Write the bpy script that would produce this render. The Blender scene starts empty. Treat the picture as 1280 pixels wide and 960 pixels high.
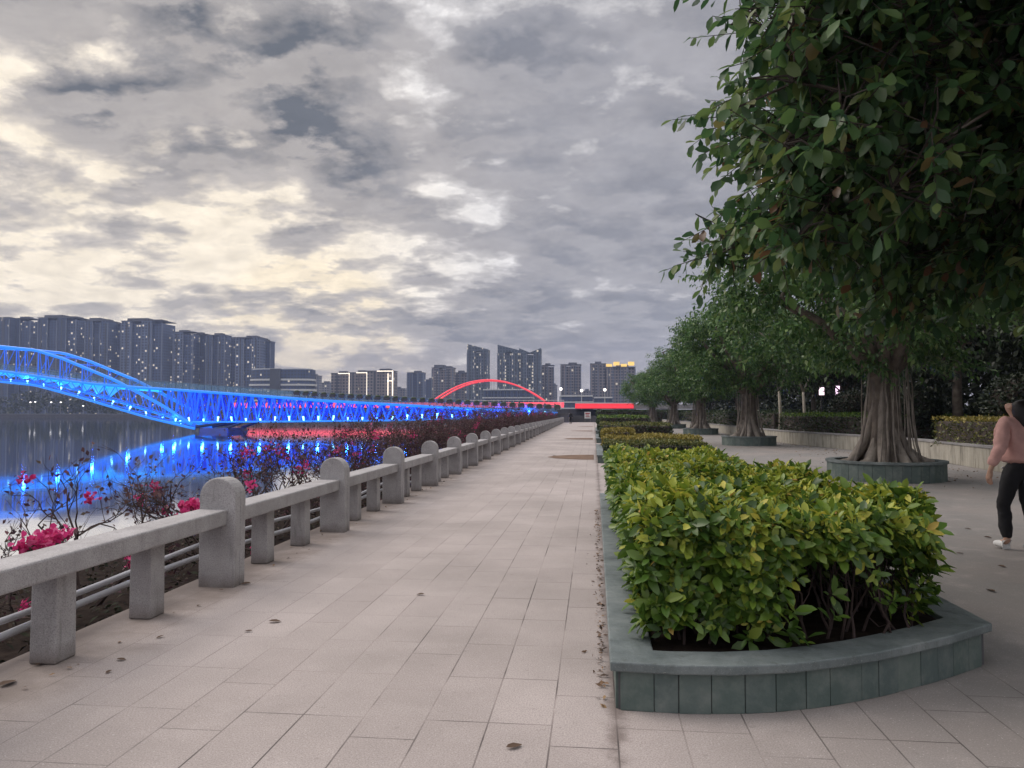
import bpy, bmesh, math, random
import numpy as np
from mathutils import Vector, Matrix

random.seed(7)
R = np.random.default_rng(11)
scene = bpy.context.scene
COL = scene.collection
PI = math.pi

# ------------------------------------------------------------------ camera
CAMZ = 1.5
YAW, PITCH = math.radians(6.13), math.radians(2.23)
F = Vector((-math.sin(YAW) * math.cos(PITCH), math.cos(YAW) * math.cos(PITCH), math.sin(PITCH)))
RT = Vector((math.cos(YAW), math.sin(YAW), 0))
UP = RT.cross(F)
FPX = 950.0
cam_d = bpy.data.cameras.new('camera')
cam = bpy.data.objects.new('camera', cam_d)
COL.objects.link(cam)
cam_d.sensor_width = 36
cam_d.lens = 36 * FPX / 1280
cam_d.clip_start = 0.05
cam_d.clip_end = 8000
cam.matrix_world = Matrix((
    (RT.x, UP.x, -F.x, 0), (RT.y, UP.y, -F.y, 0), (RT.z, UP.z, -F.z, CAMZ), (0, 0, 0, 1)))
scene.camera = cam

def ray(px, py):
    return F + RT * ((px - 640) / FPX) + UP * ((480 - py) / FPX)

def at_y(px, py, Y):                       # survey: picture bearing to a point at northing Y
    r = ray(px, py)
    t = Y / r.y
    return r.x * t, CAMZ + r.z * t

def on_z(px, py, z=0.0):
    r = ray(px, py)
    t = (z - CAMZ) / r.z
    return r.x * t, r.y * t

# ------------------------------------------------------------------ materials
def new_mat(name):
    m = bpy.data.materials.new(name)
    m.use_nodes = True
    nt = m.node_tree
    for n in list(nt.nodes):
        nt.nodes.remove(n)
    out = nt.nodes.new('ShaderNodeOutputMaterial')
    return m, nt, out

def node(nt, kind, **kw):
    n = nt.nodes.new(kind)
    for k, v in kw.items():
        setattr(n, k, v)
    return n

def setin(nt, n, key, v):
    s = n.inputs[key]
    if hasattr(v, 'is_output') or isinstance(v, bpy.types.NodeSocket):
        nt.links.new(v, s)
    else:
        s.default_value = v

def ramp(nt, fac, stops, interp='LINEAR'):
    n = node(nt, 'ShaderNodeValToRGB')
    cr = n.color_ramp
    cr.interpolation = interp
    while len(cr.elements) < len(stops):
        cr.elements.new(0.5)
    for e, (p, c) in zip(cr.elements, stops):
        e.position = p
        e.color = (*c, 1) if len(c) == 3 else c
    nt.links.new(fac, n.inputs[0])
    return n.outputs[0]

def noise(nt, vec, scale, detail=4, rough=0.55, dist=0.0):
    n = node(nt, 'ShaderNodeTexNoise')
    if vec is not None:
        nt.links.new(vec, n.inputs['Vector'])
    n.inputs['Scale'].default_value = scale
    n.inputs['Detail'].default_value = detail
    n.inputs['Roughness'].default_value = rough
    n.inputs['Distortion'].default_value = dist
    return n.outputs['Fac']

def mix(nt, fac, a, b, blend='MIX'):
    n = node(nt, 'ShaderNodeMix', data_type='RGBA', blend_type=blend)
    for key, v in ((0, fac), (6, a), (7, b)):
        s = n.inputs[key]
        if isinstance(v, bpy.types.NodeSocket):
            nt.links.new(v, s)
        else:
            s.default_value = (*v, 1) if isinstance(v, tuple) and len(v) == 3 else v
    return n.outputs[2]

def math_n(nt, op, a, b=None, c=None, clamp=False):
    n = node(nt, 'ShaderNodeMath', operation=op, use_clamp=clamp)
    for i, v in enumerate((a, b, c)):
        if v is None:
            continue
        if isinstance(v, bpy.types.NodeSocket):
            nt.links.new(v, n.inputs[i])
        else:
            n.inputs[i].default_value = v
    return n.outputs[0]

def bump(nt, height, strength=0.3, dist=0.02):
    n = node(nt, 'ShaderNodeBump')
    n.inputs['Strength'].default_value = strength
    n.inputs['Distance'].default_value = dist
    nt.links.new(height, n.inputs['Height'])
    return n.outputs[0]

def principled(nt, out, color, rough=0.7, normal=None, spec=0.4, emit=None, emit_s=0.0, metal=0.0):
    p = node(nt, 'ShaderNodeBsdfPrincipled')
    setin(nt, p, 'Base Color', color if isinstance(color, bpy.types.NodeSocket) else (*color, 1))
    setin(nt, p, 'Roughness', rough)
    setin(nt, p, 'Specular IOR Level', spec)
    setin(nt, p, 'Metallic', metal)
    if normal is not None:
        nt.links.new(normal, p.inputs['Normal'])
    if emit is not None:
        setin(nt, p, 'Emission Color', emit if isinstance(emit, bpy.types.NodeSocket) else (*emit, 1))
        setin(nt, p, 'Emission Strength', emit_s)
    nt.links.new(p.outputs[0], out.inputs[0])
    return p

def objco(nt):
    return node(nt, 'ShaderNodeTexCoord').outputs['Object']

def worldco(nt):
    return node(nt, 'ShaderNodeNewGeometry').outputs['Position']

def island(nt):
    return node(nt, 'ShaderNodeNewGeometry').outputs['Random Per Island']

def plain(name, c1, c2=None, scale=6, rough=0.75, bs=0.2, bscale=40, spec=0.4, emit=None, emit_s=0, metal=0.0):
    m, nt, out = new_mat(name)
    co = objco(nt)
    c2 = c2 or tuple(x * 0.75 for x in c1)
    f = noise(nt, co, scale, 5)
    col = ramp(nt, f, [(0.32, c2), (0.68, c1)])
    b = bump(nt, noise(nt, co, bscale, 4), bs, 0.01) if bs else None
    principled(nt, out, col, rough, b, spec, emit, emit_s, metal)
    return m

def leaf_mat(name, stops, rough=0.45, transl=0.25, spec=0.5):
    m, nt, out = new_mat(name)
    col = ramp(nt, island(nt), stops, 'LINEAR')
    p = node(nt, 'ShaderNodeBsdfPrincipled')
    nt.links.new(col, p.inputs['Base Color'])
    p.inputs['Roughness'].default_value = rough
    p.inputs['Specular IOR Level'].default_value = spec
    t = node(nt, 'ShaderNodeBsdfTranslucent')
    nt.links.new(col, t.inputs['Color'])
    ms = node(nt, 'ShaderNodeMixShader')
    ms.inputs[0].default_value = transl
    nt.links.new(p.outputs[0], ms.inputs[1])
    nt.links.new(t.outputs[0], ms.inputs[2])
    nt.links.new(ms.outputs[0], out.inputs[0])
    return m

def glow(name, color, strength, base=None):
    m, nt, out = new_mat(name)
    principled(nt, out, base or color, 0.5, None, 0.3, color, strength)
    return m

# ------------------------------------------------------------------ mesh helpers
class MB:
    def __init__(s):
        s.v, s.f, s.m, s.n = [], [], [], 0
    def add(s, verts, faces, mi=0):
        verts = np.asarray(verts, float).reshape(-1, 3)
        s.v.append(verts)
        k = s.n
        s.f.extend([tuple(int(i) + k for i in f) for f in faces])
        s.m.extend([mi] * len(faces))
        s.n += len(verts)
    def box(s, c, size, rz=0.0, mi=0, taper=1.0):
        x, y, z = (d / 2 for d in size)
        vs = np.array([(-x, -y, -z), (x, -y, -z), (x, y, -z), (-x, y, -z),
                       (-x * taper, -y * taper, z), (x * taper, -y * taper, z), (x * taper, y * taper, z), (-x * taper, y * taper, z)])
        ca, sa = math.cos(rz), math.sin(rz)
        vs = vs @ np.array([(ca, sa, 0), (-sa, ca, 0), (0, 0, 1)]) + np.array(c)
        s.add(vs, [(3, 2, 1, 0), (4, 5, 6, 7), (0, 1, 5, 4), (1, 2, 6, 5), (2, 3, 7, 6), (3, 0, 4, 7)], mi)
    def tube(s, pts, rad, sides=6, cap=True, mi=0):
        pts = np.asarray(pts, float)
        n = len(pts)
        if np.isscalar(rad):
            rad = [rad] * n
        ring = []
        ref = None
        for i in range(n):
            a = pts[max(i - 1, 0)]
            b = pts[min(i + 1, n - 1)]
            t = b - a
            t = t / (np.linalg.norm(t) + 1e-9)
            if ref is None:
                ref = np.array((0, 0, 1.0)) if abs(t[2]) < 0.9 else np.array((1.0, 0, 0))
            u = np.cross(ref, t)
            u /= np.linalg.norm(u) + 1e-9
            w = np.cross(t, u)
            ref = w
            for k in range(sides):
                a2 = 2 * PI * k / sides
                ring.append(pts[i] + (u * math.cos(a2) + w * math.sin(a2)) * rad[i])
        faces = []
        for i in range(n - 1):
            for k in range(sides):
                k2 = (k + 1) % sides
                faces.append((i * sides + k, i * sides + k2, (i + 1) * sides + k2, (i + 1) * sides + k))
        if cap:
            faces.append(tuple(range(sides - 1, -1, -1)))
            faces.append(tuple((n - 1) * sides + k for k in range(sides)))
        s.add(ring, faces, mi)
    def prism(s, poly, z0, z1, mi=0):
        n = len(poly)
        vs = [(x, y, z0) for x, y in poly] + [(x, y, z1) for x, y in poly]
        fs = [tuple(range(n - 1, -1, -1)), tuple(range(n, 2 * n))]
        fs += [(i, (i + 1) % n, n + (i + 1) % n, n + i) for i in range(n)]
        s.add(vs, fs, mi)
    def ball(s, c, r, seg=10, rings=7, mi=0):
        r = (r, r, r) if np.isscalar(r) else r
        vs, fs = [], []
        for i in range(rings + 1):
            th = PI * i / rings
            for k in range(seg):
                ph = 2 * PI * k / seg
                vs.append((c[0] + r[0] * math.sin(th) * math.cos(ph), c[1] + r[1] * math.sin(th) * math.sin(ph), c[2] + r[2] * math.cos(th)))
        for i in range(rings):
            for k in range(seg):
                k2 = (k + 1) % seg
                fs.append((i * seg + k, (i + 1) * seg + k, (i + 1) * seg + k2, i * seg + k2))
        s.add(vs, fs, mi)
    def build(s, name, mat, parent=None, smooth=False, bevel=0.0, loc=None):
        me = bpy.data.meshes.new(name)
        me.from_pydata(np.concatenate(s.v).tolist(), [], s.f)
        mats = mat if isinstance(mat, (list, tuple)) else [mat]
        for m in mats:
            me.materials.append(m)
        if len(mats) > 1:
            me.polygons.foreach_set('material_index', s.m)
        if smooth:
            me.polygons.foreach_set('use_smooth', [True] * len(me.polygons))
        me.update()
        o = bpy.data.objects.new(name, me)
        COL.objects.link(o)
        if loc is not None:
            o.location = loc
        if parent is not None:
            o.parent = parent
        if bevel:
            b = o.modifiers.new('bevel', 'BEVEL')
            b.width = bevel
            b.segments = 2
            b.limit_method = 'ANGLE'
            b.angle_limit = math.radians(40)
        return o

def fast_mesh(name, verts, quads, tris, mat, parent=None, smooth=True):
    me = bpy.data.meshes.new(name)
    verts = np.asarray(verts, np.float32)
    quads = np.asarray(quads, np.int32).reshape(-1, 4)
    tris = np.asarray(tris, np.int32).reshape(-1, 3)
    loops = np.concatenate([quads.ravel(), tris.ravel()])
    nq, ntr = len(quads), len(tris)
    starts = np.concatenate([np.arange(nq) * 4, nq * 4 + np.arange(ntr) * 3]).astype(np.int32)
    me.vertices.add(len(verts))
    me.vertices.foreach_set('co', verts.ravel())
    me.loops.add(len(loops))
    me.loops.foreach_set('vertex_index', loops)
    me.polygons.add(nq + ntr)
    me.polygons.foreach_set('loop_start', starts)
    me.update(calc_edges=True)
    me.validate()
    if smooth:
        me.polygons.foreach_set('use_smooth', np.ones(len(me.polygons), bool))
    me.materials.append(mat)
    o = bpy.data.objects.new(name, me)
    COL.objects.link(o)
    if parent is not None:
        o.parent = parent
    return o

def unit(a):
    return a / (np.linalg.norm(a, axis=-1, keepdims=True) + 1e-9)

PROF_FULL = [(0.16, 0.45), (0.45, 1.0), (0.78, 0.78)]     # broad oval leaf
PROF_MID = [(0.45, 1.0)]

def leaves(name, P, D, N, L, W, mat, parent=None, full=True, fold=0.25, droop=0.2, prof=None):
    P, D, N = np.asarray(P), unit(np.asarray(D)), np.asarray(N)
    n = len(P)
    L = np.broadcast_to(L, n)[:, None]
    W = np.broadcast_to(W, n)[:, None]
    S = unit(np.cross(D, N))
    N = unit(np.cross(S, D))
    def pt(t, s, w):
        return P + D * t * L + S * (s * w * W / 2) + N * (fold * abs(s) * w * W / 2 - droop * t * t * L)
    if full:
        prof = prof or PROF_FULL
        cols = [pt(0, 0, 0)]
        for t, w in prof:
            cols += [pt(t, -1, w), pt(t, 0, w), pt(t, 1, w)]
        cols.append(pt(1, 0, 0))
        k = len(cols)
        V = np.stack(cols, 1).reshape(-1, 3)
        q, tr = [], [(0, 2, 1), (0, 3, 2)]
        m = len(prof)
        for i in range(m - 1):
            a = 1 + 3 * i
            q += [(a, a + 1, a + 4, a + 3), (a + 1, a + 2, a + 5, a + 4)]
        a = 1 + 3 * (m - 1)
        tr += [(a, a + 1, k - 1), (a + 1, a + 2, k - 1)]
    else:
        cols = [pt(0, 0, 0), pt(0.5, 1, 1), pt(1, 0, 0), pt(0.5, -1, 1)]
        k = 4
        V = np.stack(cols, 1).reshape(-1, 3)
        q, tr = [(0, 1, 2, 3)], []
    off = (np.arange(n) * k)[:, None, None]
    Q = (np.array(q)[None] + off).reshape(-1, 4) if q else np.zeros((0, 4))
    T = (np.array(tr)[None] + off).reshape(-1, 3) if tr else np.zeros((0, 3))
    return fast_mesh(name, V, Q, T, mat, parent)

def thing(name, label, cat, loc=(0, 0, 0), rz=0, group=None):
    o = bpy.data.objects.new(name, None)
    o.empty_display_size = 0.2
    COL.objects.link(o)
    o.location = loc
    o.rotation_euler = (0, 0, rz)
    return tag(o, label, cat, group)

def tag(o, label, cat, group=None, kind=None):
    o['label'] = label
    o['category'] = cat
    if group:
        o['group'] = group
    if kind:
        o['kind'] = kind
    return o

def structure(o):
    o['kind'] = 'structure'
    return o

def children(o):
    return [c for c in COL.objects if c.parent is o]

def dup(root, loc, rz=0, sc=1.0, label=None, group=None):
    r = root.copy()
    COL.objects.link(r)
    r.location = loc
    r.rotation_euler = (0, 0, rz)
    r.scale = (sc, sc, sc) if np.isscalar(sc) else sc
    if label:
        r['label'] = label
    if group:
        r['group'] = group
    for ch in children(root):
        c = ch.copy()
        COL.objects.link(c)
        c.parent = r
        for g in children(ch):
            d = g.copy()
            COL.objects.link(d)
            d.parent = c
    return r

def rvec(n, rng=None):
    rng = rng or R
    return unit(rng.normal(size=(n, 3)))

# ------------------------------------------------------------------ world: dusk sky with broken altocumulus
def build_world():
    w = bpy.data.worlds.new('World')
    scene.world = w
    w.use_nodes = True
    nt = w.node_tree
    for n in list(nt.nodes):
        nt.nodes.remove(n)
    out = node(nt, 'ShaderNodeOutputWorld')
    d = node(nt, 'ShaderNodeTexCoord').outputs['Generated']
    sep = node(nt, 'ShaderNodeSeparateXYZ')
    nt.links.new(d, sep.inputs[0])
    z = math_n(nt, 'MAXIMUM', sep.outputs[2], 0.0)
    den = math_n(nt, 'ADD', z, 0.22)
    u = math_n(nt, 'DIVIDE', sep.outputs[0], den)
    v = math_n(nt, 'DIVIDE', sep.outputs[1], den)
    cmb = node(nt, 'ShaderNodeCombineXYZ')
    nt.links.new(u, cmb.inputs[0])
    nt.links.new(math_n(nt, 'MULTIPLY', v, 1.1), cmb.inputs[1])
    cmb.inputs[2].default_value = SKY_SEED
    p = cmb.outputs[0]
    def density(vec):
        wob = node(nt, 'ShaderNodeTexNoise')
        nt.links.new(vec, wob.inputs['Vector'])
        wob.inputs['Scale'].default_value = 3.0
        wob.inputs['Detail'].default_value = 3
        wv = node(nt, 'ShaderNodeVectorMath', operation='MULTIPLY_ADD')
        nt.links.new(wob.outputs['Color'], wv.inputs[0])
        wv.inputs[1].default_value = (0.22, 0.22, 0)
        nt.links.new(vec, wv.inputs[2])
        vo = node(nt, 'ShaderNodeTexVoronoi', feature='SMOOTH_F1')
        nt.links.new(wv.outputs[0], vo.inputs['Vector'])
        vo.inputs['Scale'].default_value = 4.0
        vo.inputs['Smoothness'].default_value = 0.5
        big = noise(nt, vec, 1.2, 2, 0.5, 0.0)
        mid = noise(nt, vec, 6.4, 10, 0.60, 0.05)
        f = math_n(nt, 'MULTIPLY', big, 0.62)
        f = math_n(nt, 'ADD', f, math_n(nt, 'MULTIPLY', mid, 0.72))
        return math_n(nt, 'MULTIPLY_ADD', vo.outputs['Distance'], -0.30, math_n(nt, 'ADD', f, 0.048))          # mean about 0.58
    f = density(p)
    off = node(nt, 'ShaderNodeVectorMath', operation='ADD')
    nt.links.new(p, off.inputs[0])
    off.inputs[1].default_value = (-0.03, 0.075, 0)
    lit = math_n(nt, 'MULTIPLY_ADD', math_n(nt, 'SUBTRACT', f, density(off.outputs[0])), 6.5, 0.45, clamp=True)
    def lobe(px, py, half_deg):
        r = ray(px, py).normalized()
        dp = node(nt, 'ShaderNodeVectorMath', operation='DOT_PRODUCT')
        nt.links.new(d, dp.inputs[0])
        dp.inputs[1].default_value = r
        mr = node(nt, 'ShaderNodeMapRange', interpolation_type='SMOOTHERSTEP')
        nt.links.new(dp.outputs['Value'], mr.inputs[0])
        mr.inputs[1].default_value = math.cos(math.radians(half_deg))
        mr.inputs[2].default_value = 1.0
        return mr.outputs[0]
    for px, py, hd, amt in SKY_LOBES:
        f = math_n(nt, 'ADD', f, math_n(nt, 'MULTIPLY', lobe(px, py, hd), amt))
    mask = ramp(nt, f, [(0.50, (0, 0, 0)), (0.55, (0.6,) * 3), (0.63, (1, 1, 1))])
    thick = ramp(nt, f, [(0.55, (0, 0, 0)), (0.80, (1, 1, 1))])
    glow_f = math_n(nt, 'ADD', math_n(nt, 'MULTIPLY', lobe(120, 420, 32), 0.75), math_n(nt, 'MULTIPLY', lobe(395, 440, 9), 0.6), clamp=True)
    # lit high haze seen through the gaps: pale above, cream low over the sunset
    veil = mix(nt, glow_f, (0.80, 0.775, 0.765), (0.98, 0.84, 0.62))
    # cloud body: pale thin edges to blue grey thick bellies, brighter on the sunward side
    warm = lobe(160, 440, 42)
    thin = mix(nt, warm, (0.44, 0.43, 0.445), (0.48, 0.435, 0.40))
    dark = mix(nt, warm, (0.125, 0.14, 0.17), (0.12, 0.127, 0.14))
    shade = math_n(nt, 'MULTIPLY', thick, math_n(nt, 'SUBTRACT', 1.25, lit), clamp=True)
    cloud = mix(nt, shade, thin, dark)
    # smooth lilac-grey sheet towards the right, and a haze band along the horizon
    sheet = math_n(nt, 'MULTIPLY', lobe(1080, 330, 44), 0.60)
    cloud = mix(nt, sheet, cloud, (0.33, 0.32, 0.34))
    wisps = ramp(nt, noise(nt, p, 9.0, 8, 0.62, 0.3), [(0.35, (0.80,) * 3), (0.65, (1.06,) * 3)])
    veil = mix(nt, 1.0, veil, wisps, 'MULTIPLY')
    cloud = mix(nt, 0.6, cloud, wisps, 'MULTIPLY')
    colr = mix(nt, mask, veil, cloud)
    hz = node(nt, 'ShaderNodeMapRange', interpolation_type='SMOOTHSTEP')
    nt.links.new(sep.outputs[2], hz.inputs[0])
    hz.inputs[1].default_value = 0.13
    hz.inputs[2].default_value = 0.0
    hzc = mix(nt, lobe(230, 470, 40), (0.34, 0.315, 0.345), (0.40, 0.345, 0.325))
    colr = mix(nt, math_n(nt, 'MULTIPLY', hz.outputs[0], 0.72), colr, hzc)
    # the open sky overhead is brighter than the band in view
    zen = node(nt, 'ShaderNodeMapRange', interpolation_type='SMOOTHSTEP')
    nt.links.new(sep.outputs[2], zen.inputs[0])
    zen.inputs[1].default_value = 0.55
    zen.inputs[2].default_value = 0.95
    bg2 = node(nt, 'ShaderNodeBackground')
    nt.links.new(colr, bg2.inputs[0])
    nt.links.new(math_n(nt, 'MULTIPLY_ADD', zen.outputs[0], ZENITH, 1.0), bg2.inputs[1])
    sky = node(nt, 'ShaderNodeTexSky', sky_type='NISHITA')
    sky.sun_disc = False
    sky.sun_elevation = SUN_EL
    sky.sun_rotation = SUN_ROT
    bg1 = node(nt, 'ShaderNodeBackground')
    nt.links.new(sky.outputs[0], bg1.inputs[0])
    bg1.inputs[1].default_value = 0.05
    m = node(nt, 'ShaderNodeMixShader')
    m.inputs[0].default_value = 0.93
    nt.links.new(bg1.outputs[0], m.inputs[1])
    nt.links.new(bg2.outputs[0], m.inputs[2])
    nt.links.new(m.outputs[0], out.inputs[0])

SKY_SEED = 3.7
ZENITH = 1.3
SKY_LOBES = [(420, 90, 8, 0.10), (395, 215, 9, 0.13), (310, 272, 6, -0.06), (60, 90, 13, 0.0), (185, 190, 7, 0.08),
             (520, 100, 5, -0.07), (1000, 300, 30, 0.12), (720, 200, 16, 0.07), (600, 330, 12, 0.05), (40, 20, 9, 0.04), (20, 130, 6, 0.05), (388, 438, 3.5, -0.13),
             (60, 310, 10, -0.07), (250, 265, 6, -0.03), (120, 90, 8, -0.03), (30, 240, 5, 0.06), (170, 0, 5, 0.07), (150, 345, 8, 0.03)]
_s = ray(120, 430).normalized()
SUN_AZ = math.atan2(_s.x, _s.y) - math.radians(38)                 # east of north (+Y); turned left of the glow to light the trees' visible sides
SUN_EL = math.radians(42)
SUN_ROT = SUN_AZ
build_world()
sun_d = bpy.data.lights.new('sun', 'SUN')
sun = bpy.data.objects.new('sun', sun_d)
COL.objects.link(sun)
sun_d.energy = 1.4
sun_d.angle = math.radians(35)
sun_d.color = (1.0, 0.90, 0.80)
sd = Vector((math.sin(SUN_AZ) * math.cos(SUN_EL), math.cos(SUN_AZ) * math.cos(SUN_EL), math.sin(SUN_EL)))
sun.rotation_euler = sd.to_track_quat('Z', 'Y').to_euler()

# ------------------------------------------------------------------ shared materials
M = {}
def mat_granite():
    m, nt, out = new_mat('railing granite')
    co = worldco(nt)
    c = ramp(nt, noise(nt, co, 3.5, 6, 0.6), [(0.3, (0.30, 0.285, 0.29)), (0.65, (0.43, 0.415, 0.425))])
    c = mix(nt, ramp(nt, noise(nt, co, 120, 2, 0.6), [(0.38, (0.6,) * 3), (0.5, (0, 0, 0))]), c, (0.20, 0.19, 0.195))
    c = mix(nt, ramp(nt, noise(nt, co, 95, 2, 0.6), [(0.60, (0, 0, 0)), (0.70, (0.5,) * 3)]), c, (0.58, 0.56, 0.57))
    mp = node(nt, 'ShaderNodeMapping'); nt.links.new(co, mp.inputs['Vector']); mp.inputs['Scale'].default_value = (9, 9, 1.2)
    c = mix(nt, ramp(nt, noise(nt, mp.outputs[0], 1.6, 5, 0.65), [(0.56, (0, 0, 0)), (0.75, (0.55,) * 3)]), c, (0.16, 0.155, 0.15))   # rain streaks
    sep = node(nt, 'ShaderNodeSeparateXYZ'); nt.links.new(co, sep.inputs[0])
    mr = node(nt, 'ShaderNodeMapRange'); nt.links.new(math_n(nt, 'ADD', sep.outputs[2], math_n(nt, 'MULTIPLY', noise(nt, co, 9, 4), -0.12)), mr.inputs[0])
    mr.inputs[1].default_value = 0.06; mr.inputs[2].default_value = -0.06
    c = mix(nt, math_n(nt, 'MULTIPLY', mr.outputs[0], 0.7), c, (0.14, 0.11, 0.095))      # splashed soil at the foot
    principled(nt, out, c, 0.75, bump(nt, noise(nt, co, 60, 4), 0.3, 0.008), 0.4)
    return m
M['granite'] = mat_granite()
def mat_coping():
    m, nt, out = new_mat('planter coping stone')
    co = worldco(nt)
    c = ramp(nt, noise(nt, co, 2.2, 7, 0.68), [(0.34, (0.085, 0.105, 0.108)), (0.52, (0.155, 0.182, 0.185)), (0.7, (0.225, 0.25, 0.25))])
    c = mix(nt, ramp(nt, noise(nt, co, 17, 6, 0.75), [(0.55, (0, 0, 0)), (0.68, (0.6,) * 3)]), c, (0.075, 0.085, 0.075))
    c = mix(nt, ramp(nt, noise(nt, co, 140, 2, 0.6), [(0.62, (0, 0, 0)), (0.7, (0.5,) * 3)]), c, (0.36, 0.38, 0.37))
    principled(nt, out, c, ramp(nt, noise(nt, co, 6, 4), [(0.35, (0.45,) * 3), (0.65, (0.75,) * 3)]), bump(nt, noise(nt, co, 35, 5), 0.35, 0.008), 0.4)
    return m
M['coping'] = mat_coping()
M['soil'] = plain('soil', (0.034, 0.026, 0.022), (0.014, 0.010, 0.009), 9, 1.0, 0.8, 30, 0.02)
M['bark'] = plain('bark', (0.22, 0.185, 0.155), (0.10, 0.082, 0.068), 5, 0.9, 0.8, 18)
M['root_bark'] = plain('pale root bark', (0.34, 0.30, 0.265), (0.17, 0.145, 0.125), 4, 0.9, 0.8, 22)
M['dark_bark'] = plain('dark bark', (0.075, 0.058, 0.05), (0.035, 0.028, 0.025), 6, 0.9, 0.5, 20)
M['twig'] = plain('twig', (0.075, 0.05, 0.045), (0.04, 0.028, 0.026), 8, 0.9, 0)
M['pipe'] = plain('pale pipe plastic', (0.42, 0.43, 0.46), (0.33, 0.33, 0.36), 3, 0.5, 0)
M['white'] = plain('white paint', (0.75, 0.75, 0.74), (0.62, 0.62, 0.62), 2, 0.6, 0)
M['concrete'] = plain('grey concrete', (0.3, 0.29, 0.29), (0.21, 0.205, 0.21), 1.5, 0.85, 0.2, 20)
M['dark_concrete'] = plain('dark concrete', (0.13, 0.125, 0.135), (0.08, 0.078, 0.085), 0.8, 0.9, 0.2, 12)

def mat_tiles():
    m, nt, out = new_mat('slate tile cladding')
    co = objco(nt)
    c = ramp(nt, island(nt), [(0.0, (0.075, 0.105, 0.098)), (0.4, (0.095, 0.13, 0.12)), (0.75, (0.088, 0.118, 0.115)), (1.0, (0.125, 0.16, 0.145))])
    f = noise(nt, co, 7, 6, 0.65)
    c = mix(nt, ramp(nt, f, [(0.45, (0, 0, 0)), (0.75, (0.7,) * 3)]), c, (0.20, 0.225, 0.21))
    principled(nt, out, c, 0.65, bump(nt, noise(nt, co, 25, 5), 0.45, 0.01), 0.4)
    return m
M['tiles'] = mat_tiles()

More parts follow.
